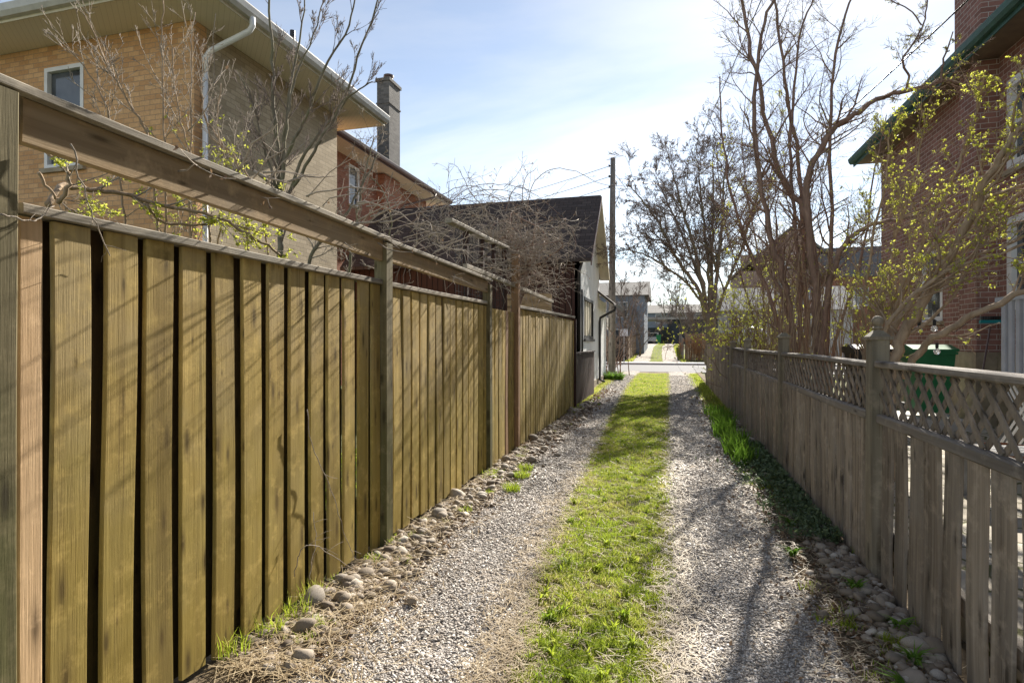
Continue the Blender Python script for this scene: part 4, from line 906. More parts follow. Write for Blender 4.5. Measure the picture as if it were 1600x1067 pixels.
a = P(935, 0, 52); b = P(1008, 0, 52)
simple_house('far_house', 'blue grey sided house beyond the street behind the utility pole', 'house', a.x-3, b.x, 51, 60, .3, 5.6, BLUES, SH_GRY, 7.2, 'x', [(b.x-4.2, b.x-3.2, 3.6, 5.0), (b.x-2.4, b.x-1.4, 3.6, 5.0), (b.x-3, b.x-1.5, 1.2, 2.6)])
# carport at the end of the lane
ct = thing('carport', 'dark flat roofed carport and wall closing the end of the far lane', 'carport', (-.5, 73, 1.1))
a = P(1001, 0, 74).x; b = P(1043, 0, 74).x; c_ = P(1125, 0, 74).x
q = MB(); q.box(b, c_, 76, 76.3, 1.0, 4.3); q.build('wall', DKW, ct); q = MB(); q.box(a-.4, b, 81, 81.2, 1.0, 3.4); q.build('back_wall', DKW, ct)
for x_ in (a, b-.9, b, c_-.3): q = MB(); q.box(x_, x_+.25, 75.6, 75.85, 1.0, 4.25); q.build('post', BLKM, ct)
q = MB(); q.box(a-.5, c_+.3, 75.3, 82, 4.301, 4.6); q.build('roof', SH_GRX, ct)
cr = thing('parked_car', 'white car parked in the dark carport at the end of the far lane', 'car', (a+1.2, 79, 1.25))
WP = m_plain('white_car_paint', (.7, .7, .7), .3, .5, .03); x_ = a+1.35
q = MB(); q.prism([(x_-.85, 77, 1.5), (x_-.85, 77, 2.0), (x_-.85, 77.9, 2.1), (x_-.85, 78.5, 2.65), (x_-.85, 80.1, 2.7), (x_-.85, 80.7, 2.1), (x_-.85, 80.9, 1.5)], (1.7, 0, 0)); q.build('body', WP, cr)
q = MB(); q.add([(x_-.7, 77.93, 2.13), (x_+.7, 77.93, 2.13), (x_+.62, 78.44, 2.58), (x_-.62, 78.44, 2.58)], [(0, 1, 2, 3)]); o = q.build('windscreen', GLASS, cr); o.location += Vector((0, -.03, .02))
for sx_ in (-.86, .74):
    for yy in (77.7, 80.2): 
        n = 14; q = MB(); q.add([(x_+sx_+dx, yy+.32*math.cos(2*PI*j/n), 1.55+.32*math.sin(2*PI*j/n)) for dx in (0, .12) for j in range(n)], [(j, (j+1) % n, n+(j+1) % n, n+j) for j in range(n)]+[tuple(range(n)), tuple(range(n, 2*n))]); q.build('wheel', BLKM, cr)
p = P(1029, 0, 71.5); t_ = wheelie(p.x, p.y, 1.18, 0, (.02, .25, .07), 'green wheelie bin at the far end of the lane beyond the street'); del t_['group']
simple_house('far_house', 'pale flat fronted house above the dark carport at the far end of the lane', 'house', -3.5, 9, 92, 104, 1.2, 6.0, BLUES, SH_GRY, 7.6, 'x', [(-2, -.5, 4.4, 5.8), (1, 2.5, 4.4, 5.8), (4, 5.6, 4.4, 5.8)])
# fences along the far lane
def far_fence(label, y0, y1, x0, x1, h_, m, n, cat='fence'):
    t = thing('board_fence', label, cat, (x0, y0, float(hz(x0, y0)))); q = MB()
    for i in range(n):
        s_ = (i+.5)/n; x_ = x0+(x1-x0)*s_; y_ = y0+(y1-y0)*s_; z_ = float(hz(x_, y_)); wd = math.hypot(x1-x0, y1-y0)/n
        d_ = Vector((x1-x0, y1-y0, 0)).normalized()
        q.beam((x_, y_, z_-.05), (x_, y_, z_+h_+random.uniform(-.03, .03)), wd*.93, .03, up=d_.cross(Vector((0, 0, 1))), n=1)
    q.build('board_panel', m, t)
    for i in range(int(math.hypot(x1-x0, y1-y0)//2.6)+1):
        s_ = i*2.6/math.hypot(x1-x0, y1-y0); x_ = x0+(x1-x0)*s_; y_ = y0+(y1-y0)*s_; q = MB(); z_ = float(hz(x_, y_)); q.box(x_-.06, x_+.06, y_+.04, y_+.14, z_, z_+h_+.08); q.build('post', m, t)
FW1 = m_wood('far_tan_fence', (.26, .19, .12), (.40, .30, .20), 'z'); FW2 = m_wood('far_grey_fence', (.24, .225, .20), (.36, .34, .31), 'z'); DKF = m_plain('near_black_fence', (.03, .028, .03), .8, .2, .3)
far_fence('near black board fence facing the street left of the far lane', 41.2, 41.0, P(940, 0, 40).x, -2.9, 1.75, DKF, 40)
far_fence('weathered tan board fence on the left side of the far lane', 41.6, 56, -2.85, -2.75, 1.7, FW1, 70)
far_fence('grey board fence running along the right side of the far lane', 43.5, 62, 1.0, 1.1, 1.5, FW2, 90)
far_fence('brown board fence facing the street right of the far lane', 43.4, 43.6, 1.2, 9, 1.9, FW1, 48)
# houses right of the far lane
simple_house('far_garage', 'pale grey garage with a light shingle roof beyond the street behind the right fence', 'garage', P(1128, 0, 47).x, P(1300, 0, 47).x, 46.8, 54, .3, 3.9, GRYW, SH_GRX, 5.9, 'x', [(4.6, 5.5, 2.0, 3.4), (8, 9, 2.0, 3.4)])
simple_house('far_house', 'pale brown brick house with steep gable beyond the pale garage across the street', 'house', P(1150, 0, 60).x, P(1290, 0, 60).x, 60, 70, .8, 8.4, m_brick('pale_brown_brick', (.36, .25, .20), (.45, .32, .26), (.4, .36, .32)), SH_GRY, 12.6, 'y', [(9.6, 10.8, 5.6, 7.4), (12.2, 13.4, 5.6, 7.4), (10.8, 12, 8.6, 10)])
simple_house('far_house', 'dark brick house beyond the street in the gap left of the right hand house', 'house', P(1268, 0, 55).x, P(1395, 0, 55).x, 56, 66, .6, 7.2, BR_RED, SH_GRY, 10.5, 'x', [(15.6, 16.8, 4.6, 6.2), (18.4, 19.6, 4.6, 6.2)])
simple_house('far_house', 'low grey house beyond the street just behind the black fence', 'house', -26, -12, 46, 55, .2, 5.2, GRYW, SH_GRY, 7.4, 'x', [(-18, -16.6, 2, 3.6)])
# white garden dome seen over the fence
dm = thing('white_dome', 'round white dome standing behind the right fence among budding shrubs', 'dome', (3.0, 13.2, 0)); p = P(1178, 520, 15); q = MB()
q.lathe((p.x, p.y, .9), [(.42, 0), (.42, .5)]+[(.42*math.cos(t*PI/2), .5+.5*math.sin(t*PI/2)) for t in (.15, .3, .45, .6, .75, .9, .99)], 24); q.build('shell', WHITE, dm, True)
q = MB(); q.lathe((p.x, p.y, 0), [(.3, 0), (.3, .899)], 16); q.build('base', STONE_F, dm); dm.location = (p.x, p.y, 0)
for o in dm.children: o.location = -dm.location

# ------------------------------------------------------------------ trees and shrubs
def rv(r): return Vector((r.gauss(0, 1), r.gauss(0, 1), r.gauss(0, 1)))
def spline(cp, n):
    cp = [Vector(c) for c in cp]; cp = [cp[0]*2-cp[1]]+cp+[cp[-1]*2-cp[-2]]; out = []
    for i in range(1, len(cp)-2):
        for j in range(n):
            t = j/n; a, b, c, d = cp[i-1:i+3]
            out.append(.5*((2*b)+(c-a)*t+(2*a-5*b+4*c-d)*t*t+(3*b-a-3*c+d)*t*t*t))
    out.append(cp[-2]); return out
class Tree:
    def __init__(s, seed, **k):
        s.r = random.Random(seed); s.big = []; s.small = []; s.tips = []
        s.o = dict(max=3, n=5, lr=.55, rr=.6, ang=.75, wob=.16, up=.10, seg=.12, rmin=.0022, first=.2, droop=0.); s.o.update(k)
    def grow(s, p, d, L_, r0, lvl):
        o = s.o; n = max(3, min(9, int(L_/o['seg']))); st = L_/n; pts = [p.copy()]; rad = [r0]; d = d.normalized(); ds = [d]
        rend = max(o['rmin']*.8, r0*.3)
        for i in range(n):
            d = (d+rv(s.r)*o['wob']+Vector((0, 0, o['up']-o['droop']*(i/n)))).normalized(); p = p+d*st; pts.append(p.copy()); ds.append(d); rad.append(r0+(rend-r0)*(i+1)/n)
        (s.big if r0 > .02 else s.small).append((pts, rad))
        if lvl >= 2 or r0 < .006: s.tips += [(pts[i], ds[i]) for i in range(n//2, n+1)]
        if lvl < o['max']: s.kids(pts, rad, ds, L_, lvl)
    def kids(s, pts, rad, ds, L_, lvl, cnt=None, Lk=None):
        o = s.o; n = len(pts)-1; k = cnt if cnt is not None else max(1, int(o['n']*s.r.uniform(.6, 1.4)))
        for j in range(k):
            t = s.r.uniform(o['first'], .98); i = min(n-1, int(t*n)); f = t*n-i; p = pts[i].lerp(pts[i+1], f); d = ds[min(i, len(ds)-1)]
            ax = d.cross(rv(s.r)).normalized(); a = o['ang']*s.r.uniform(.6, 1.35); nd = (d*math.cos(a)+ax*math.sin(a))
            l = (Lk or L_*o['lr'])*s.r.uniform(.5, 1.2)*(1-.45*t); rr = max(o['rmin'], rad[i]*o['rr']*s.r.uniform(.5, .95))
            rr = min(rr, .006+l*.016)
            s.grow(p, nd, l, rr, lvl+1)
    def limb(s, cp, r0, r1, cnt=10, Lk=1.0, lvl=0, n=5, knob=.06):
        pts = spline(cp, n); m = len(pts); 
        for i in range(1, m-1): pts[i] = pts[i]+rv(s.r)*.006*(r0/.03+.5)
        rad = [r0+(r1-r0)*i/(m-1)*(1) for i in range(m)]; rad = [x*(1+s.r.uniform(-knob, knob)) for x in rad]
        ds = [(pts[min(i+1, m-1)]-pts[max(i-1, 0)]).normalized() for i in range(m)]
        s.big.append((pts, rad)); s.kids(pts, rad, ds, 1, lvl, cnt, Lk)
    def build(s, t, barkb, barks, leafm=None, lp=.5, size=.02, per=4, trunkname='trunk', crown='branches', leafname='buds', spread=.6, kb=7, ks=4):
        if s.big:
            q = MB(); 
            for pts, rad in s.big: q.tube(pts, rad, kb, .5)
            q.build(trunkname, barkb, t, True)
        q = MB()
        for pts, rad in s.small: q.tube(pts, rad, 3 if rad[0] < .004 else ks, .5)
        q.build(crown, barks, t, True)
        if leafm and s.tips:
            V = []; Rn = []
            for (p, d) in s.tips:
                if s.r.random() > lp: continue
                for _ in range(s.r.randint(max(1, per-2), per+1)):
                    a = (d*.4+rv(s.r)*spread).normalized(); b = a.cross(rv(s.r)).normalized(); sz = size*s.r.uniform(.6, 1.35); n_ = a.cross(b)
                    V += [p, p+a*sz*.5+b*sz*.28+n_*sz*.06, p+a*sz, p+a*sz*.5-b*sz*.28+n_*sz*.06]; Rn += [s.r.random()]*4
            V = np.array([tuple(v) for v in V]); i = np.arange(len(V)//4)*4
            bulk(leafname, V, np.concatenate([np.stack([i, i+1, i+2], 1), np.stack([i, i+2, i+3], 1)]), leafm, t, np.array(Rn))
def PL(lst, d):
    "polyline of photo readings; d is a depth or list of depths"
    n = len(lst); ds = d if isinstance(d, (list, tuple)) and len(d) == n else list(np.linspace(d[0], d[1], n)) if isinstance(d, (list, tuple)) else [d]*n
    return [P(u_, v_, dd) for (u_, v_), dd in zip(lst, ds)]

# right multi-stemmed tree
t = thing('budding_tree', 'many stemmed purple brown tree with sparse buds rising behind the right fence', 'tree', (1.95, 8.7, 0))
T = Tree(11, max=3, n=7, lr=.64, ang=.72, wob=.17, up=.06, seg=.12)
base = lambda u_, d_: (lambda p: Vector((p.x, p.y, 0)))(P(u_, 560, d_))
def stem(T, lst, d, r0, r1, cnt, Lk, **k):
    cp = PL(lst, d); b = cp[0].copy(); b.z = -.02; T.limb([b]+cp, r0, r1, cnt, Lk, **k)
stem(T, [(1242, 555), (1228, 450), (1206, 380), (1182, 250), (1180, 130), (1200, 20), (1235, -25)], (9.44, 8.73), .059, .017, 27, 1.5)
stem(T, [(1276, 555), (1276, 440), (1258, 340), (1228, 292), (1204, 215), (1180, 110), (1158, 0), (1150, -25)], (9.20, 10.15), .071, .018, 27, 1.5)
stem(T, [(1280, 555), (1274, 460), (1262, 300), (1272, 250), (1312, 196), (1372, 155), (1430, 139), (1482, 127), (1512, 136)], (8.97, 7.79), .071, .014, 26, .8)
T.limb(PL([(1470, 130), (1472, 100), (1489, 50)], 7.9), .018, .008, 2, .3)
T.limb(PL([(1412, 145), (1420, 120), (1410, 95), (1432, 60), (1445, 30), (1452, -20)], 8.1), .018, .009, 9, .5)
T.limb(PL([(1440, 40), (1420, 15), (1390, 0), (1370, -20)], 8.1), .010, .006, 6, .4)
stem(T, [(1284, 560), (1290, 470), (1312, 394), (1350, 355), (1412, 341), (1450, 330)], (8.97, 8.02), .065, .012, 14, .7)
stem(T, [(1250, 555), (1250, 430), (1240, 330), (1236, 200), (1250, 60), (1280, -25)], (9.79, 10.62), .047, .014, 27, 1.5)
stem(T, [(1290, 555), (1296, 440), (1300, 330), (1296, 200), (1310, 60), (1340, -25)], (9.91, 10.62), .050, .017, 27, 1.5)
stem(T, [(1225, 555), (1205, 470), (1175, 400), (1150, 330), (1130, 230), (1125, 120)], (10.38, 11.33), .050, .012, 28, 1.1)
stem(T, [(1262, 555), (1256, 400), (1246, 250), (1226, 120), (1210, 0), (1205, -25)], (10.50, 11.33), .053, .017, 25, 1.5)
stem(T, [(1300, 555), (1330, 460), (1350, 380), (1365, 280), (1385, 180)], (10.38, 11.09), .035, .009, 26, 1.0)
T.build(t, BARK_P, BARK_P, BUD_B, .14, .020, 3)
# upright suckers round its foot
t = thing('sucker_thicket', 'thicket of thin straight tan suckers around the foot of the many stemmed tree', 'shrub', (2.0, 8.6, 0), )
T = Tree(12, max=1, n=3, lr=.35, ang=.4, wob=.05, up=.1, seg=.2); r_ = random.Random(4)
for i in range(110):
    p = P(r_.uniform(1160, 1350), 560, r_.uniform(8.6, 10.8)); p.z = 0; p.x = max(p.x, 1.75+abs(r_.gauss(0, .25)))
    T.grow(p, Vector((r_.gauss(0, .14), r_.gauss(0, .14), 1)), r_.uniform(1.7, 3.4), r_.uniform(.006, .013), 0)
T.build(t, BARK_T, BARK_T, BUD_Y, .30, .022, 3, crown='stems')
# leaning shrub on the right
t = thing('leaning_shrub', 'leaning tan barked shrub with bright yellow green buds in front of the dark brick house', 'shrub', (2.3, 5.7, 0))
T = Tree(21, max=3, n=6, lr=.6, ang=.65, wob=.15, up=.12, seg=.09)
def stem2(lst, d, r0, r1, cnt, Lk): stem(T, lst, d, r0, r1, cnt, Lk)
stem2([(1392, 590), (1420, 510), (1462, 440), (1520, 335), (1560, 245), (1625, 165), (1690, 90)], (5.6, 5.2), .058, .020, 26, .95)
T.limb(PL([(1412, 590), (1440, 545), (1472, 520), (1535, 487), (1600, 455), (1680, 410)], (5.6, 4.6)), .036, .022, 5, .5)
stem2([(1372, 590), (1390, 520), (1440, 455), (1500, 400), (1560, 340), (1640, 260)], (5.9, 5.4), .042, .014, 24, .9)
stem2([(1378, 590), (1384, 520), (1420, 470), (1480, 425), (1560, 395), (1640, 370)], (5.7, 5.0), .028, .010, 16, .7)
stem2([(1372, 590), (1390, 500), (1430, 400), (1480, 300), (1520, 200), (1540, 110)], (6.1, 6.3), .030, .010, 26, .8)
stem2([(1362, 590), (1372, 480), (1400, 370), (1430, 270), (1450, 180)], (6.2, 6.6), .026, .008, 24, .8)
stem2([(1352, 590), (1350, 480), (1365, 370), (1385, 280), (1390, 200)], (6.4, 6.9), .022, .008, 22, .75)
stem2([(1380, 590), (1400, 480), (1470, 370), (1540, 290), (1590, 210), (1610, 130)], (5.9, 5.9), .026, .010, 22, .75)
T.build(t, BARK_T, BARK_T, BUD_Y, .15, .025, 5)
# budding shrub low on the right, mid distance
t = thing('budding_shrub', 'rounded shrub thick with yellow green leaves beyond the lattice by the white dome', 'shrub', (2.4, 13.5, 0))
T = Tree(31, max=2, n=7, lr=.6, ang=.7, wob=.2, up=.06, seg=.12); r_ = random.Random(9)
for i in range(34):
    p = P(r_.uniform(1135, 1235), 560, r_.uniform(12.3, 14.5)); p.z = 0; p.x = max(p.x, 1.9)
    T.grow(p, Vector((r_.gauss(0, .3), r_.gauss(0, .3), 1)), r_.uniform(2.2, 3.3), r_.uniform(.012, .02), 0)
T.build(t, BARK_P, BARK_P, BUD_Y, .34, .045, 4, crown='stems')
# trees in gap: upper right crowns behind house
t = thing('budding_tree', 'tall slender budding tree between the bare tree and the many stemmed tree', 'tree', (3.4, 14, 0))
T = Tree(33, max=3, n=5, lr=.55, ang=.5, wob=.12, up=.12, seg=.2)
for lst in ([(1195, 555), (1190, 430), (1170, 320), (1160, 230), (1165, 150)], [(1205, 555), (1212, 420), (1200, 300), (1215, 230), (1225, 170)], [(1190, 555), (1170, 470), (1140, 380), (1125, 300), (1120, 230)]):
    stem(T, lst, (14.5, 15), .032, .008, 10, 1.3)
T.build(t, BARK_P, BARK_P, BUD_Y, .22, .035, 3)

# bare fan shaped tree at the street
t = thing('bare_tree', 'large bare tree with fanned branches at the street end of the right fence', 'tree', (1.55, 21, 0))
T = Tree(41, max=4, n=6, lr=.64, ang=.72, wob=.15, up=.035, seg=.3, rmin=.0055)
tb_ = [(1114, 600), (1112, 540), (1108, 490)]
T.limb(PL(tb_, 21), .25, .19, 0, 1)
T.limb(PL([(1104, 500), (1092, 455), (1062, 410), (1030, 350), (1002, 312), (985, 290)], (21, 20)), .085, .011, 23, 2.5)
T.limb(PL([(1106, 500), (1096, 430), (1076, 360), (1056, 290), (1044, 240)], (21, 21.5)), .085, .011, 23, 2.5)
T.limb(PL([(1110, 500), (1108, 430), (1100, 350), (1092, 280), (1088, 225)], (21, 22)), .085, .011, 23, 2.5)
T.limb(PL([(1113, 500), (1120, 430), (1128, 350), (1132, 280), (1140, 225)], (21, 21)), .085, .011, 23, 2.5)
T.limb(PL([(1116, 500), (1134, 450), (1158, 390), (1180, 320), (1195, 260)], (21, 20)), .075, .011, 22, 2.5)
T.limb(PL([(1102, 480), (1070, 440), (1030, 410), (1000, 395), (972, 388)], (21, 19.5)), .055, .010, 20, 1.9)
T.limb(PL([(1112, 480), (1112, 420), (1115, 340), (1114, 260), (1118, 215)], (21, 24)), .08, .011, 21, 2.5)
T.limb(PL([(1104, 470), (1080, 400), (1050, 330), (1020, 270)], (21, 23)), .065, .011, 15, 2.4)
T.build(t, BARK_M, TWIG_D, None, kb=9)
# far bare trees
for i, (u_, d_, h_, lab) in enumerate(((1052, 88, 11, 'bare tree beyond the carport at the end of the lane'), (1075, 84, 10, 'second bare tree beyond the carport, right of the first'), (1020, 98, 11, 'bare tree far off above the white car'), (978, 48, 7.5, 'tangled bare tree beside the blue grey house'), (1000, 47, 5.0, 'small bare tree at the left edge of the far lane'), (1072, 66, 6.5, 'bare tree growing beside the grey fence on the right of the far lane'), (1062, 72, 4.5, 'small bare tree in front of the dark carport wall'), (1090, 46, 5.0, 'small bare tree rising behind the brown fence across the street'), (992, 62, 6.0, 'bare tree between the blue grey house and the carport'), (1100, 95, 12, 'wide bare tree far off behind the dark carport'), (1038, 110, 12, 'faint bare tree farthest away above the lane end'), (1150, 80, 14, 'tall bare tree far off behind the red gable house'), (1235, 40, 9, 'bare tree across the street behind the many stemmed tree'))):
    p = P(u_, 540, d_); p.z = float(hz(p.x, p.y)); t = thing('bare_tree', lab, 'tree', p)
    T = Tree(50+i, max=3, n=8, lr=.55, ang=.6, wob=.12, up=.1, seg=h_*.08, rmin=.0035*h_/3)
    T.grow(p, Vector((0, 0, 1)), h_*.55, h_*.018, 0)
    for j in range(3): T.grow(p+Vector((0, 0, h_*.12*(j+.6))), Vector((T.r.gauss(0, .4), T.r.gauss(0, .4), 1)), h_*.6, h_*.011, 0)
    T.build(t, BARK_M, TWIG_D, None)
t = thing('dry_shrub', 'orange brown dry shrub against the brown fence across the street', 'shrub', (2.2, 42.6, .2)); T = Tree(60, max=2, n=7, lr=.5, ang=.5, wob=.15, up=.02, seg=.2, rmin=.008); r_ = random.Random(2)
for i in range(26): T.grow(Vector((2.3+r_.gauss(0, .7), 42.7+r_.uniform(-.3, .3), .1)), Vector((r_.gauss(0, .3), r_.gauss(0, .3), 1)), 1.7, .015, 0)
T.build(t, BARK_T, m_bark('orange_twigs', (.25, .13, .06), (.42, .24, .12)), None, crown='stems')
# thin shrub round the pole
t = thing('pole_shrub', 'tangled leafless shrub growing up around the foot of the utility pole', 'shrub', (-2.6, 25, 0)); T = Tree(61, max=3, n=5, lr=.5, ang=.7, wob=.2, up=.08, seg=.25, rmin=.004); r_ = random.Random(3)
for i in range(20): T.grow(Vector((-2.6+r_.gauss(0, .45), 25.2+r_.uniform(-.6, 1.2), 0)), Vector((r_.gauss(.1, .25), r_.gauss(0, .25), 1)), r_.uniform(2.5, 5.2), .022, 0)
T.build(t, BARK_P, TWIG_D, None, crown='stems')

# left tree in front of the tan house
t = thing('slender_tree', 'slender leafless tree with grey green stems in front of the buff side wall', 'tree', (-4.9, 6.6, 0))
T = Tree(71, max=3, n=7, lr=.55, ang=.5, wob=.12, up=.12, seg=.14, rmin=.0028)
stem(T, [(437, 440), (436, 340), (434, 250), (428, 150), (424, 60), (420, -60)], (7.6, 7.8), .045, .012, 12, .8)
T.limb(PL([(438, 300), (450, 240), (480, 180), (505, 110), (545, 40), (560, -30)], (7.6, 7.2)), .026, .008, 10, .7)
T.limb(PL([(440, 330), (476, 240), (520, 185), (548, 150), (582, 128)], (7.6, 7.4)), .024, .007, 8, .6)
T.limb(PL([(436, 320), (445, 220), (455, 130), (470, 50), (480, -30)], (7.6, 8.0)), .024, .008, 10, .7)
T.limb(PL([(442, 320), (478, 260), (500, 220), (530, 170), (560, 90), (590, 0), (600, -40)], (7.6, 7.0)), .024, .007, 9, .7)
T.limb(PL([(434, 300), (415, 240), (398, 170), (370, 110)], (7.6, 7.4)), .020, .006, 8, .6)
T.limb(PL([(432, 290), (400, 270), (360, 235), (330, 180)], (7.6, 7.2)), .016, .005, 8, .6)
T.limb(PL([(438, 290), (446, 200), (462, 120), (495, 40), (510, -20)], (7.7, 7.7)), .018, .006, 8, .6)
T.build(t, BARK_G, TWIG_D, None)
# shrub before the red house
t = thing('bare_shrub', 'bare grey twiggy shrub in front of the red brick house window', 'shrub', (-4.6, 8.3, 0))
T = Tree(72, max=3, n=6, lr=.5, ang=.8, wob=.2, up=.05, seg=.1, rmin=.0026, droop=.1)
stem(T, [(480, 440), (500, 380), (535, 345), (560, 300), (590, 240)], (8.4, 8.8), .034, .010, 18, .8)
stem(T, [(545, 440), (552, 380), (560, 320), (575, 250), (585, 215)], (9, 9.2), .026, .008, 22, .8)
stem(T, [(590, 440), (600, 400), (610, 350), (600, 300), (560, 260)], (9, 9.2), .022, .006, 20, .7)
T.build(t, BARK_G, TWIG_L, None)
# leafing shrub by the near corner
t = thing('leafing_shrub', 'leggy pale shrub with yellow green leaves over the near end of the left fence', 'shrub', (-3.6, 3.6, 0))
T = Tree(73, max=3, n=4, lr=.55, ang=.6, wob=.16, up=.10, seg=.1, rmin=.0022)
for lst, d, r0 in (([(262, 440), (259, 330), (256, 200), (252, 90), (255, 0)], (4.6, 4.6), .012), ([(250, 440), (232, 230), (205, 165), (168, 100), (130, 20)], (4.6, 4.3), .014), ([(300, 440), (296, 300), (298, 200), (300, 80), (305, 20)], (4.8, 4.8), .012),
                   ([(330, 440), (318, 300), (290, 220), (275, 150), (270, 75)], (4.8, 4.6), .011), ([(200, 440), (190, 300), (175, 200), (150, 130), (90, 60)], (4.4, 4.2), .010), ([(390, 440), (372, 260), (330, 215), (315, 140), (320, 90)], (5, 5), .012),
                   ([(420, 440), (395, 290), (350, 230), (318, 180)], (5.2, 5), .012), ([(340, 440), (345, 350), (352, 260), (340, 200), (345, 130)], (5, 5), .010)):
    stem(T, lst, d, r0, .004, 13, .6)
T.limb(PL([(75, 320), (95, 290), (140, 296), (200, 305), (260, 322), (330, 335), (400, 372), (440, 400)], (3.6, 5.0)), .019, .010, 16, .4)
T.limb(PL([(60, 270), (80, 300), (100, 320), (130, 340)], (3.5, 3.7)), .010, .005, 10, .35)
T.limb(PL([(90, 318), (110, 280), (75, 240), (50, 220)], (3.5, 3.4)), .014, .005, 12, .3)
T.limb(PL([(230, 318), (250, 345), (300, 352), (360, 350), (420, 370)], (4.3, 4.9)), .012, .006, 14, .4)
T.tips = [q for q in T.tips if q[0].z < 1.62+.36*q[0].y+T.r.gauss(0, .2)]
T.build(t, BARK_T, TWIG_L, BUD_Y, .45, .023, 4)

# climbing vine over the trellis
t = thing('climbing_vine', 'dense tangle of nearly leafless vine heaped over the trellis and arching above the fence', 'vine', (-2.6, 8, 0))
T = Tree(81, max=2, n=3, lr=.5, ang=.8, wob=.22, up=-.02, seg=.09, rmin=.0022); r_ = random.Random(8)
T.limb([Vector((-2.35, 8.1, 0)), Vector((-2.3, 8.0, 1.2)), P(820, 440, 8.6), P(830, 400, 8.7)], .05, .03, 4, .6)
T.limb([Vector((-2.35, 8.12, 0)), Vector((-2.42, 8.25, 1.2)), P(812, 430, 8.9), P(790, 370, 8.6)], .035, .02, 4, .6)
for i in range(16):
    u_ = 815+r_.gauss(0, 30); v_ = 395+r_.gauss(0, 20); a_ = P(u_, v_, 8.6+r_.uniform(-.5, .5)); b_ = a_+Vector((r_.gauss(0, .3), r_.gauss(0, .3), r_.uniform(.1, .4))); c_ = b_+Vector((r_.gauss(0, .5), r_.gauss(0, .5), r_.gauss(0, .2)))
    T.limb([P(824, 420, 8.6), a_, b_, c_], r_.uniform(.010, .02), .005, 8, .45)
for i in range(210):       # the heap
    u_ = 822+r_.gauss(0, 30); v_ = 385+r_.gauss(0, 25); c0 = P(u_, v_, 8.6+r_.uniform(-.8, .8))
    T.grow(c0, Vector((r_.gauss(0, 1), r_.gauss(0, 1), r_.gauss(.1, .7))), r_.uniform(.35, .9), r_.uniform(.003, .006), 0)
for i in range(75):       # sprawl to the left over the fence top
    u_ = r_.uniform(640, 790); v_ = np.interp(u_, [640, 700, 790], [390, 345, 335])+r_.gauss(0, 24); c0 = P(u_, v_, 7.4+r_.uniform(-.9, .9))
    T.grow(c0, Vector((r_.gauss(-.3, .9), r_.gauss(0, .7), r_.gauss(.15, .5))), r_.uniform(.4, 1.1), r_.uniform(.003, .005), 0)
for lst, d in (([(700, 335), (715, 320), (740, 300), (800, 300), (850, 330)], 8.2), ([(690, 330), (730, 295), (780, 288), (830, 300), (880, 340)], 8.4), ([(823, 330), (832, 290), (860, 265), (900, 268), (940, 288), (985, 290)], 8.6),
               ([(815, 320), (820, 280), (838, 262)], 8.5), ([(760, 330), (735, 300), (720, 270), (712, 258)], 8.3), ([(650, 340), (690, 305), (740, 290), (790, 318)], 7.9), ([(640, 350), (680, 320), (730, 312), (780, 345)], 7.6),
               ([(790, 330), (800, 300), (815, 290), (830, 312)], 8.4), ([(700, 345), (740, 322), (800, 318), (860, 345)], 8.0), ([(660, 330), (700, 318), (760, 305), (820, 325)], 8.8), ([(860, 360), (885, 350), (900, 380), (890, 400)], 8.7)):
    T.limb(PL(lst, d), .0065, .003, 4, .35)
for i in range(110):        # strands hanging forward over the fence
    y_ = r_.uniform(2.0, 10.0); p = Vector((-2.14, y_, r_.uniform(2.2, 2.5)))
    T.grow(p, Vector((r_.uniform(.5, 1), r_.gauss(0, .35), r_.gauss(.05, .35))), r_.uniform(.2, .62), r_.uniform(.004, .008), 1 if i % 3 else 2)
T.build(t, BARK_P, TWIG_L, LITTER, .05, .022, 2, crown='strands', leafname='dead_leaves')
# trailing dead vine on the near fence face
def fpt(u_, v_, off=.03):
    X_ = XL+off; d_ = F*X_/CT/(u_-1045); return P(u_, v_, d_)
for n_, (lst, r0, cnt, Lk, lab) in enumerate((([(480, 640, .03), (486, 690, .03), (505, 735, .03), (525, 790, .03), (545, 850, .05), (560, 880, .08)], .003, 5, .15, 'long thin dead stem trailing down the middle of the left board fence'),
        ([(460, 900, .06), (468, 865, .12), (490, 852, .16), (540, 880, .2), (580, 915, .25)], .003, 5, .15, 'arched dead stem bending over the stones at the left fence'),
        ([(484, 905, .05), (488, 870, .06), (494, 840, .06), (490, 800, .04)], .003, 4, .12, 'short upright dead stem standing against the left board fence'),
        ([(110, 225, .08), (130, 290, .08), (150, 350, .06), (172, 400, .05)], .003, 5, .2, 'pale twig hanging across the beam gap near the left edge'),
        ([(0, 335, .1), (30, 342, .1), (60, 345, .08), (85, 322, .06)], .003, 4, .1, 'pale twig crossing the nearest left fence post'))):
    T = Tree(82+n_, max=1, n=3, lr=.4, ang=.8, wob=.25, up=-.1, seg=.05, rmin=.0012); cp = [fpt(*a) for a in lst]
    t = thing('trailing_stem', lab, 'stem', cp[0]); T.limb(cp, r0, .0018, cnt, Lk); T.build(t, TWIG_L, TWIG_L, None, trunkname='stem', crown='twigs')

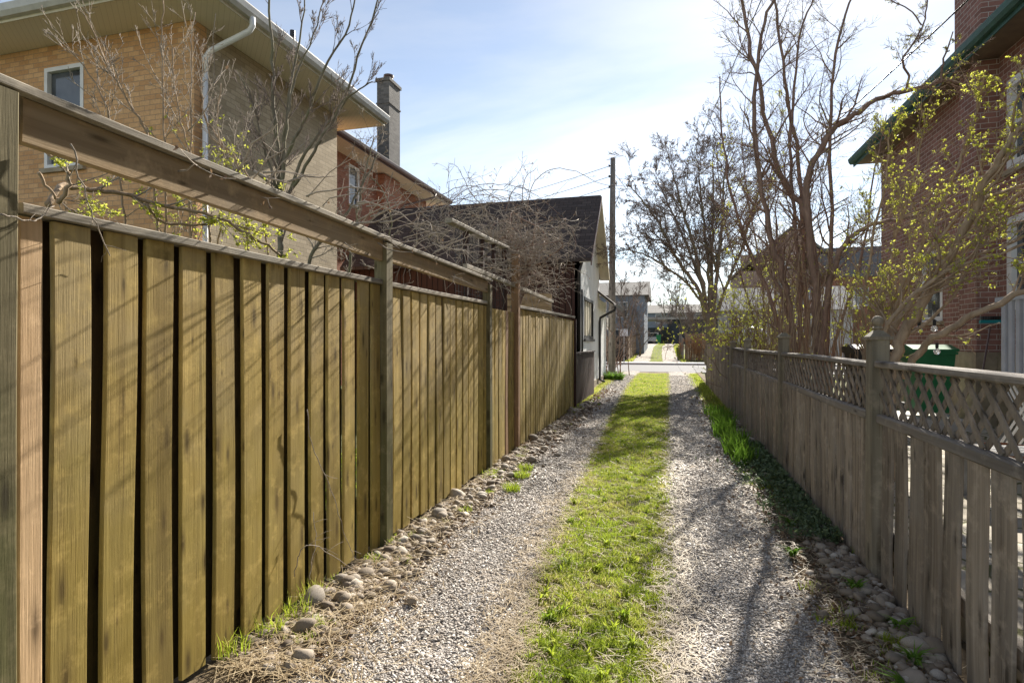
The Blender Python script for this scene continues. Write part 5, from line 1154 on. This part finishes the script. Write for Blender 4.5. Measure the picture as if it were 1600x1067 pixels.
# ------------------------------------------------------------------ right verge plants
def clump(name, label, cat, x0, y0, n, r, hgt, wid, m, lean=.5, group=None):
    a = rs.uniform(0, 2*PI, n); rr = r*np.sqrt(rs.uniform(0, 1, n)); x = x0+rr*np.cos(a); y = y0+rr*np.sin(a)
    V, Fc, R = blades(x, y, tz(x, y), hgt*rs.uniform(.55, 1, n), wid*rs.uniform(.7, 1.2, n), lean*rs.uniform(.2, 1.3, n), rs.uniform(0, 1, n))
    o = bulk(name, V, Fc, m, rnd=R); return tag(o, label, cat, group)
for i, (x0, y0, n, r, h_) in enumerate(((.90, 7.4, 90, .15, .36), (.86, 8.0, 100, .16, .40), (.92, 8.7, 90, .16, .38), (.84, 9.5, 110, .18, .42), (.90, 10.4, 110, .2, .40), (.95, 11.3, 100, .2, .36), (.88, 12.3, 100, .2, .3))):
    clump('iris_clump', ['nearest', 'second nearest', 'third nearest', 'middle', 'fifth nearest', 'second farthest', 'farthest'][i]+' clump of green sword shaped leaves along the right picket fence', 'plant', x0, y0, n, r, h_, .016, GRASS_G, .55, 'iris clumps along the right fence') if i != 3 else clump('iris_clump', 'fourth nearest clump of green sword shaped leaves along the right picket fence', 'plant', x0, y0, n, r, h_, .016, GRASS_G, .55, 'iris clumps along the right fence')
clump('leafy_clump', 'bright green leafy clump at the foot of the utility pole by the lean-to', 'plant', -2.15, 22.6, 520, .42, .46, .03, GRASS_G, 1.4)
for i in range(8):
    x0 = 1.0+rs.normal(0, .09); y0 = [2.75, 3.0, 3.35, 3.8, 4.3, 5.0, 5.6, 6.3][i]; n = 26; a = rs.uniform(0, 2*PI, n)
    V, Fc, R = blades(np.full(n, x0)+.01*np.cos(a), np.full(n, y0)+.01*np.sin(a), np.full(n, .02), rs.uniform(.05, .11, n), np.full(n, .018), rs.uniform(.6, 1.6, n), rs.uniform(0, 1, n))
    tag(bulk('weed', V, Fc, GRASS_G, rnd=R), ['nearest', 'second nearest', 'third nearest', 'fourth nearest', 'fifth nearest', 'sixth nearest', 'second farthest', 'farthest'][i]+' small green weed rosette among the stones by the right fence', 'weed', 'weeds among the right hand stones')
V, Fc, R = leaves(5200, lambda y, n: 1.22-np.abs(rs.normal(0, .19, n))*(.5+.9*snoise(y*2, y*3, 1.)), 4.6, 8.6, 1.0, .016, .03, .6); V[:, 2] += np.repeat(rs.uniform(0, .07, len(V)//4), 4)
tag(bulk('ground_ivy', V, Fc, IVY, rnd=R), 'dark green ground ivy spreading at the foot of the right fence', 'ground cover', kind='stuff')
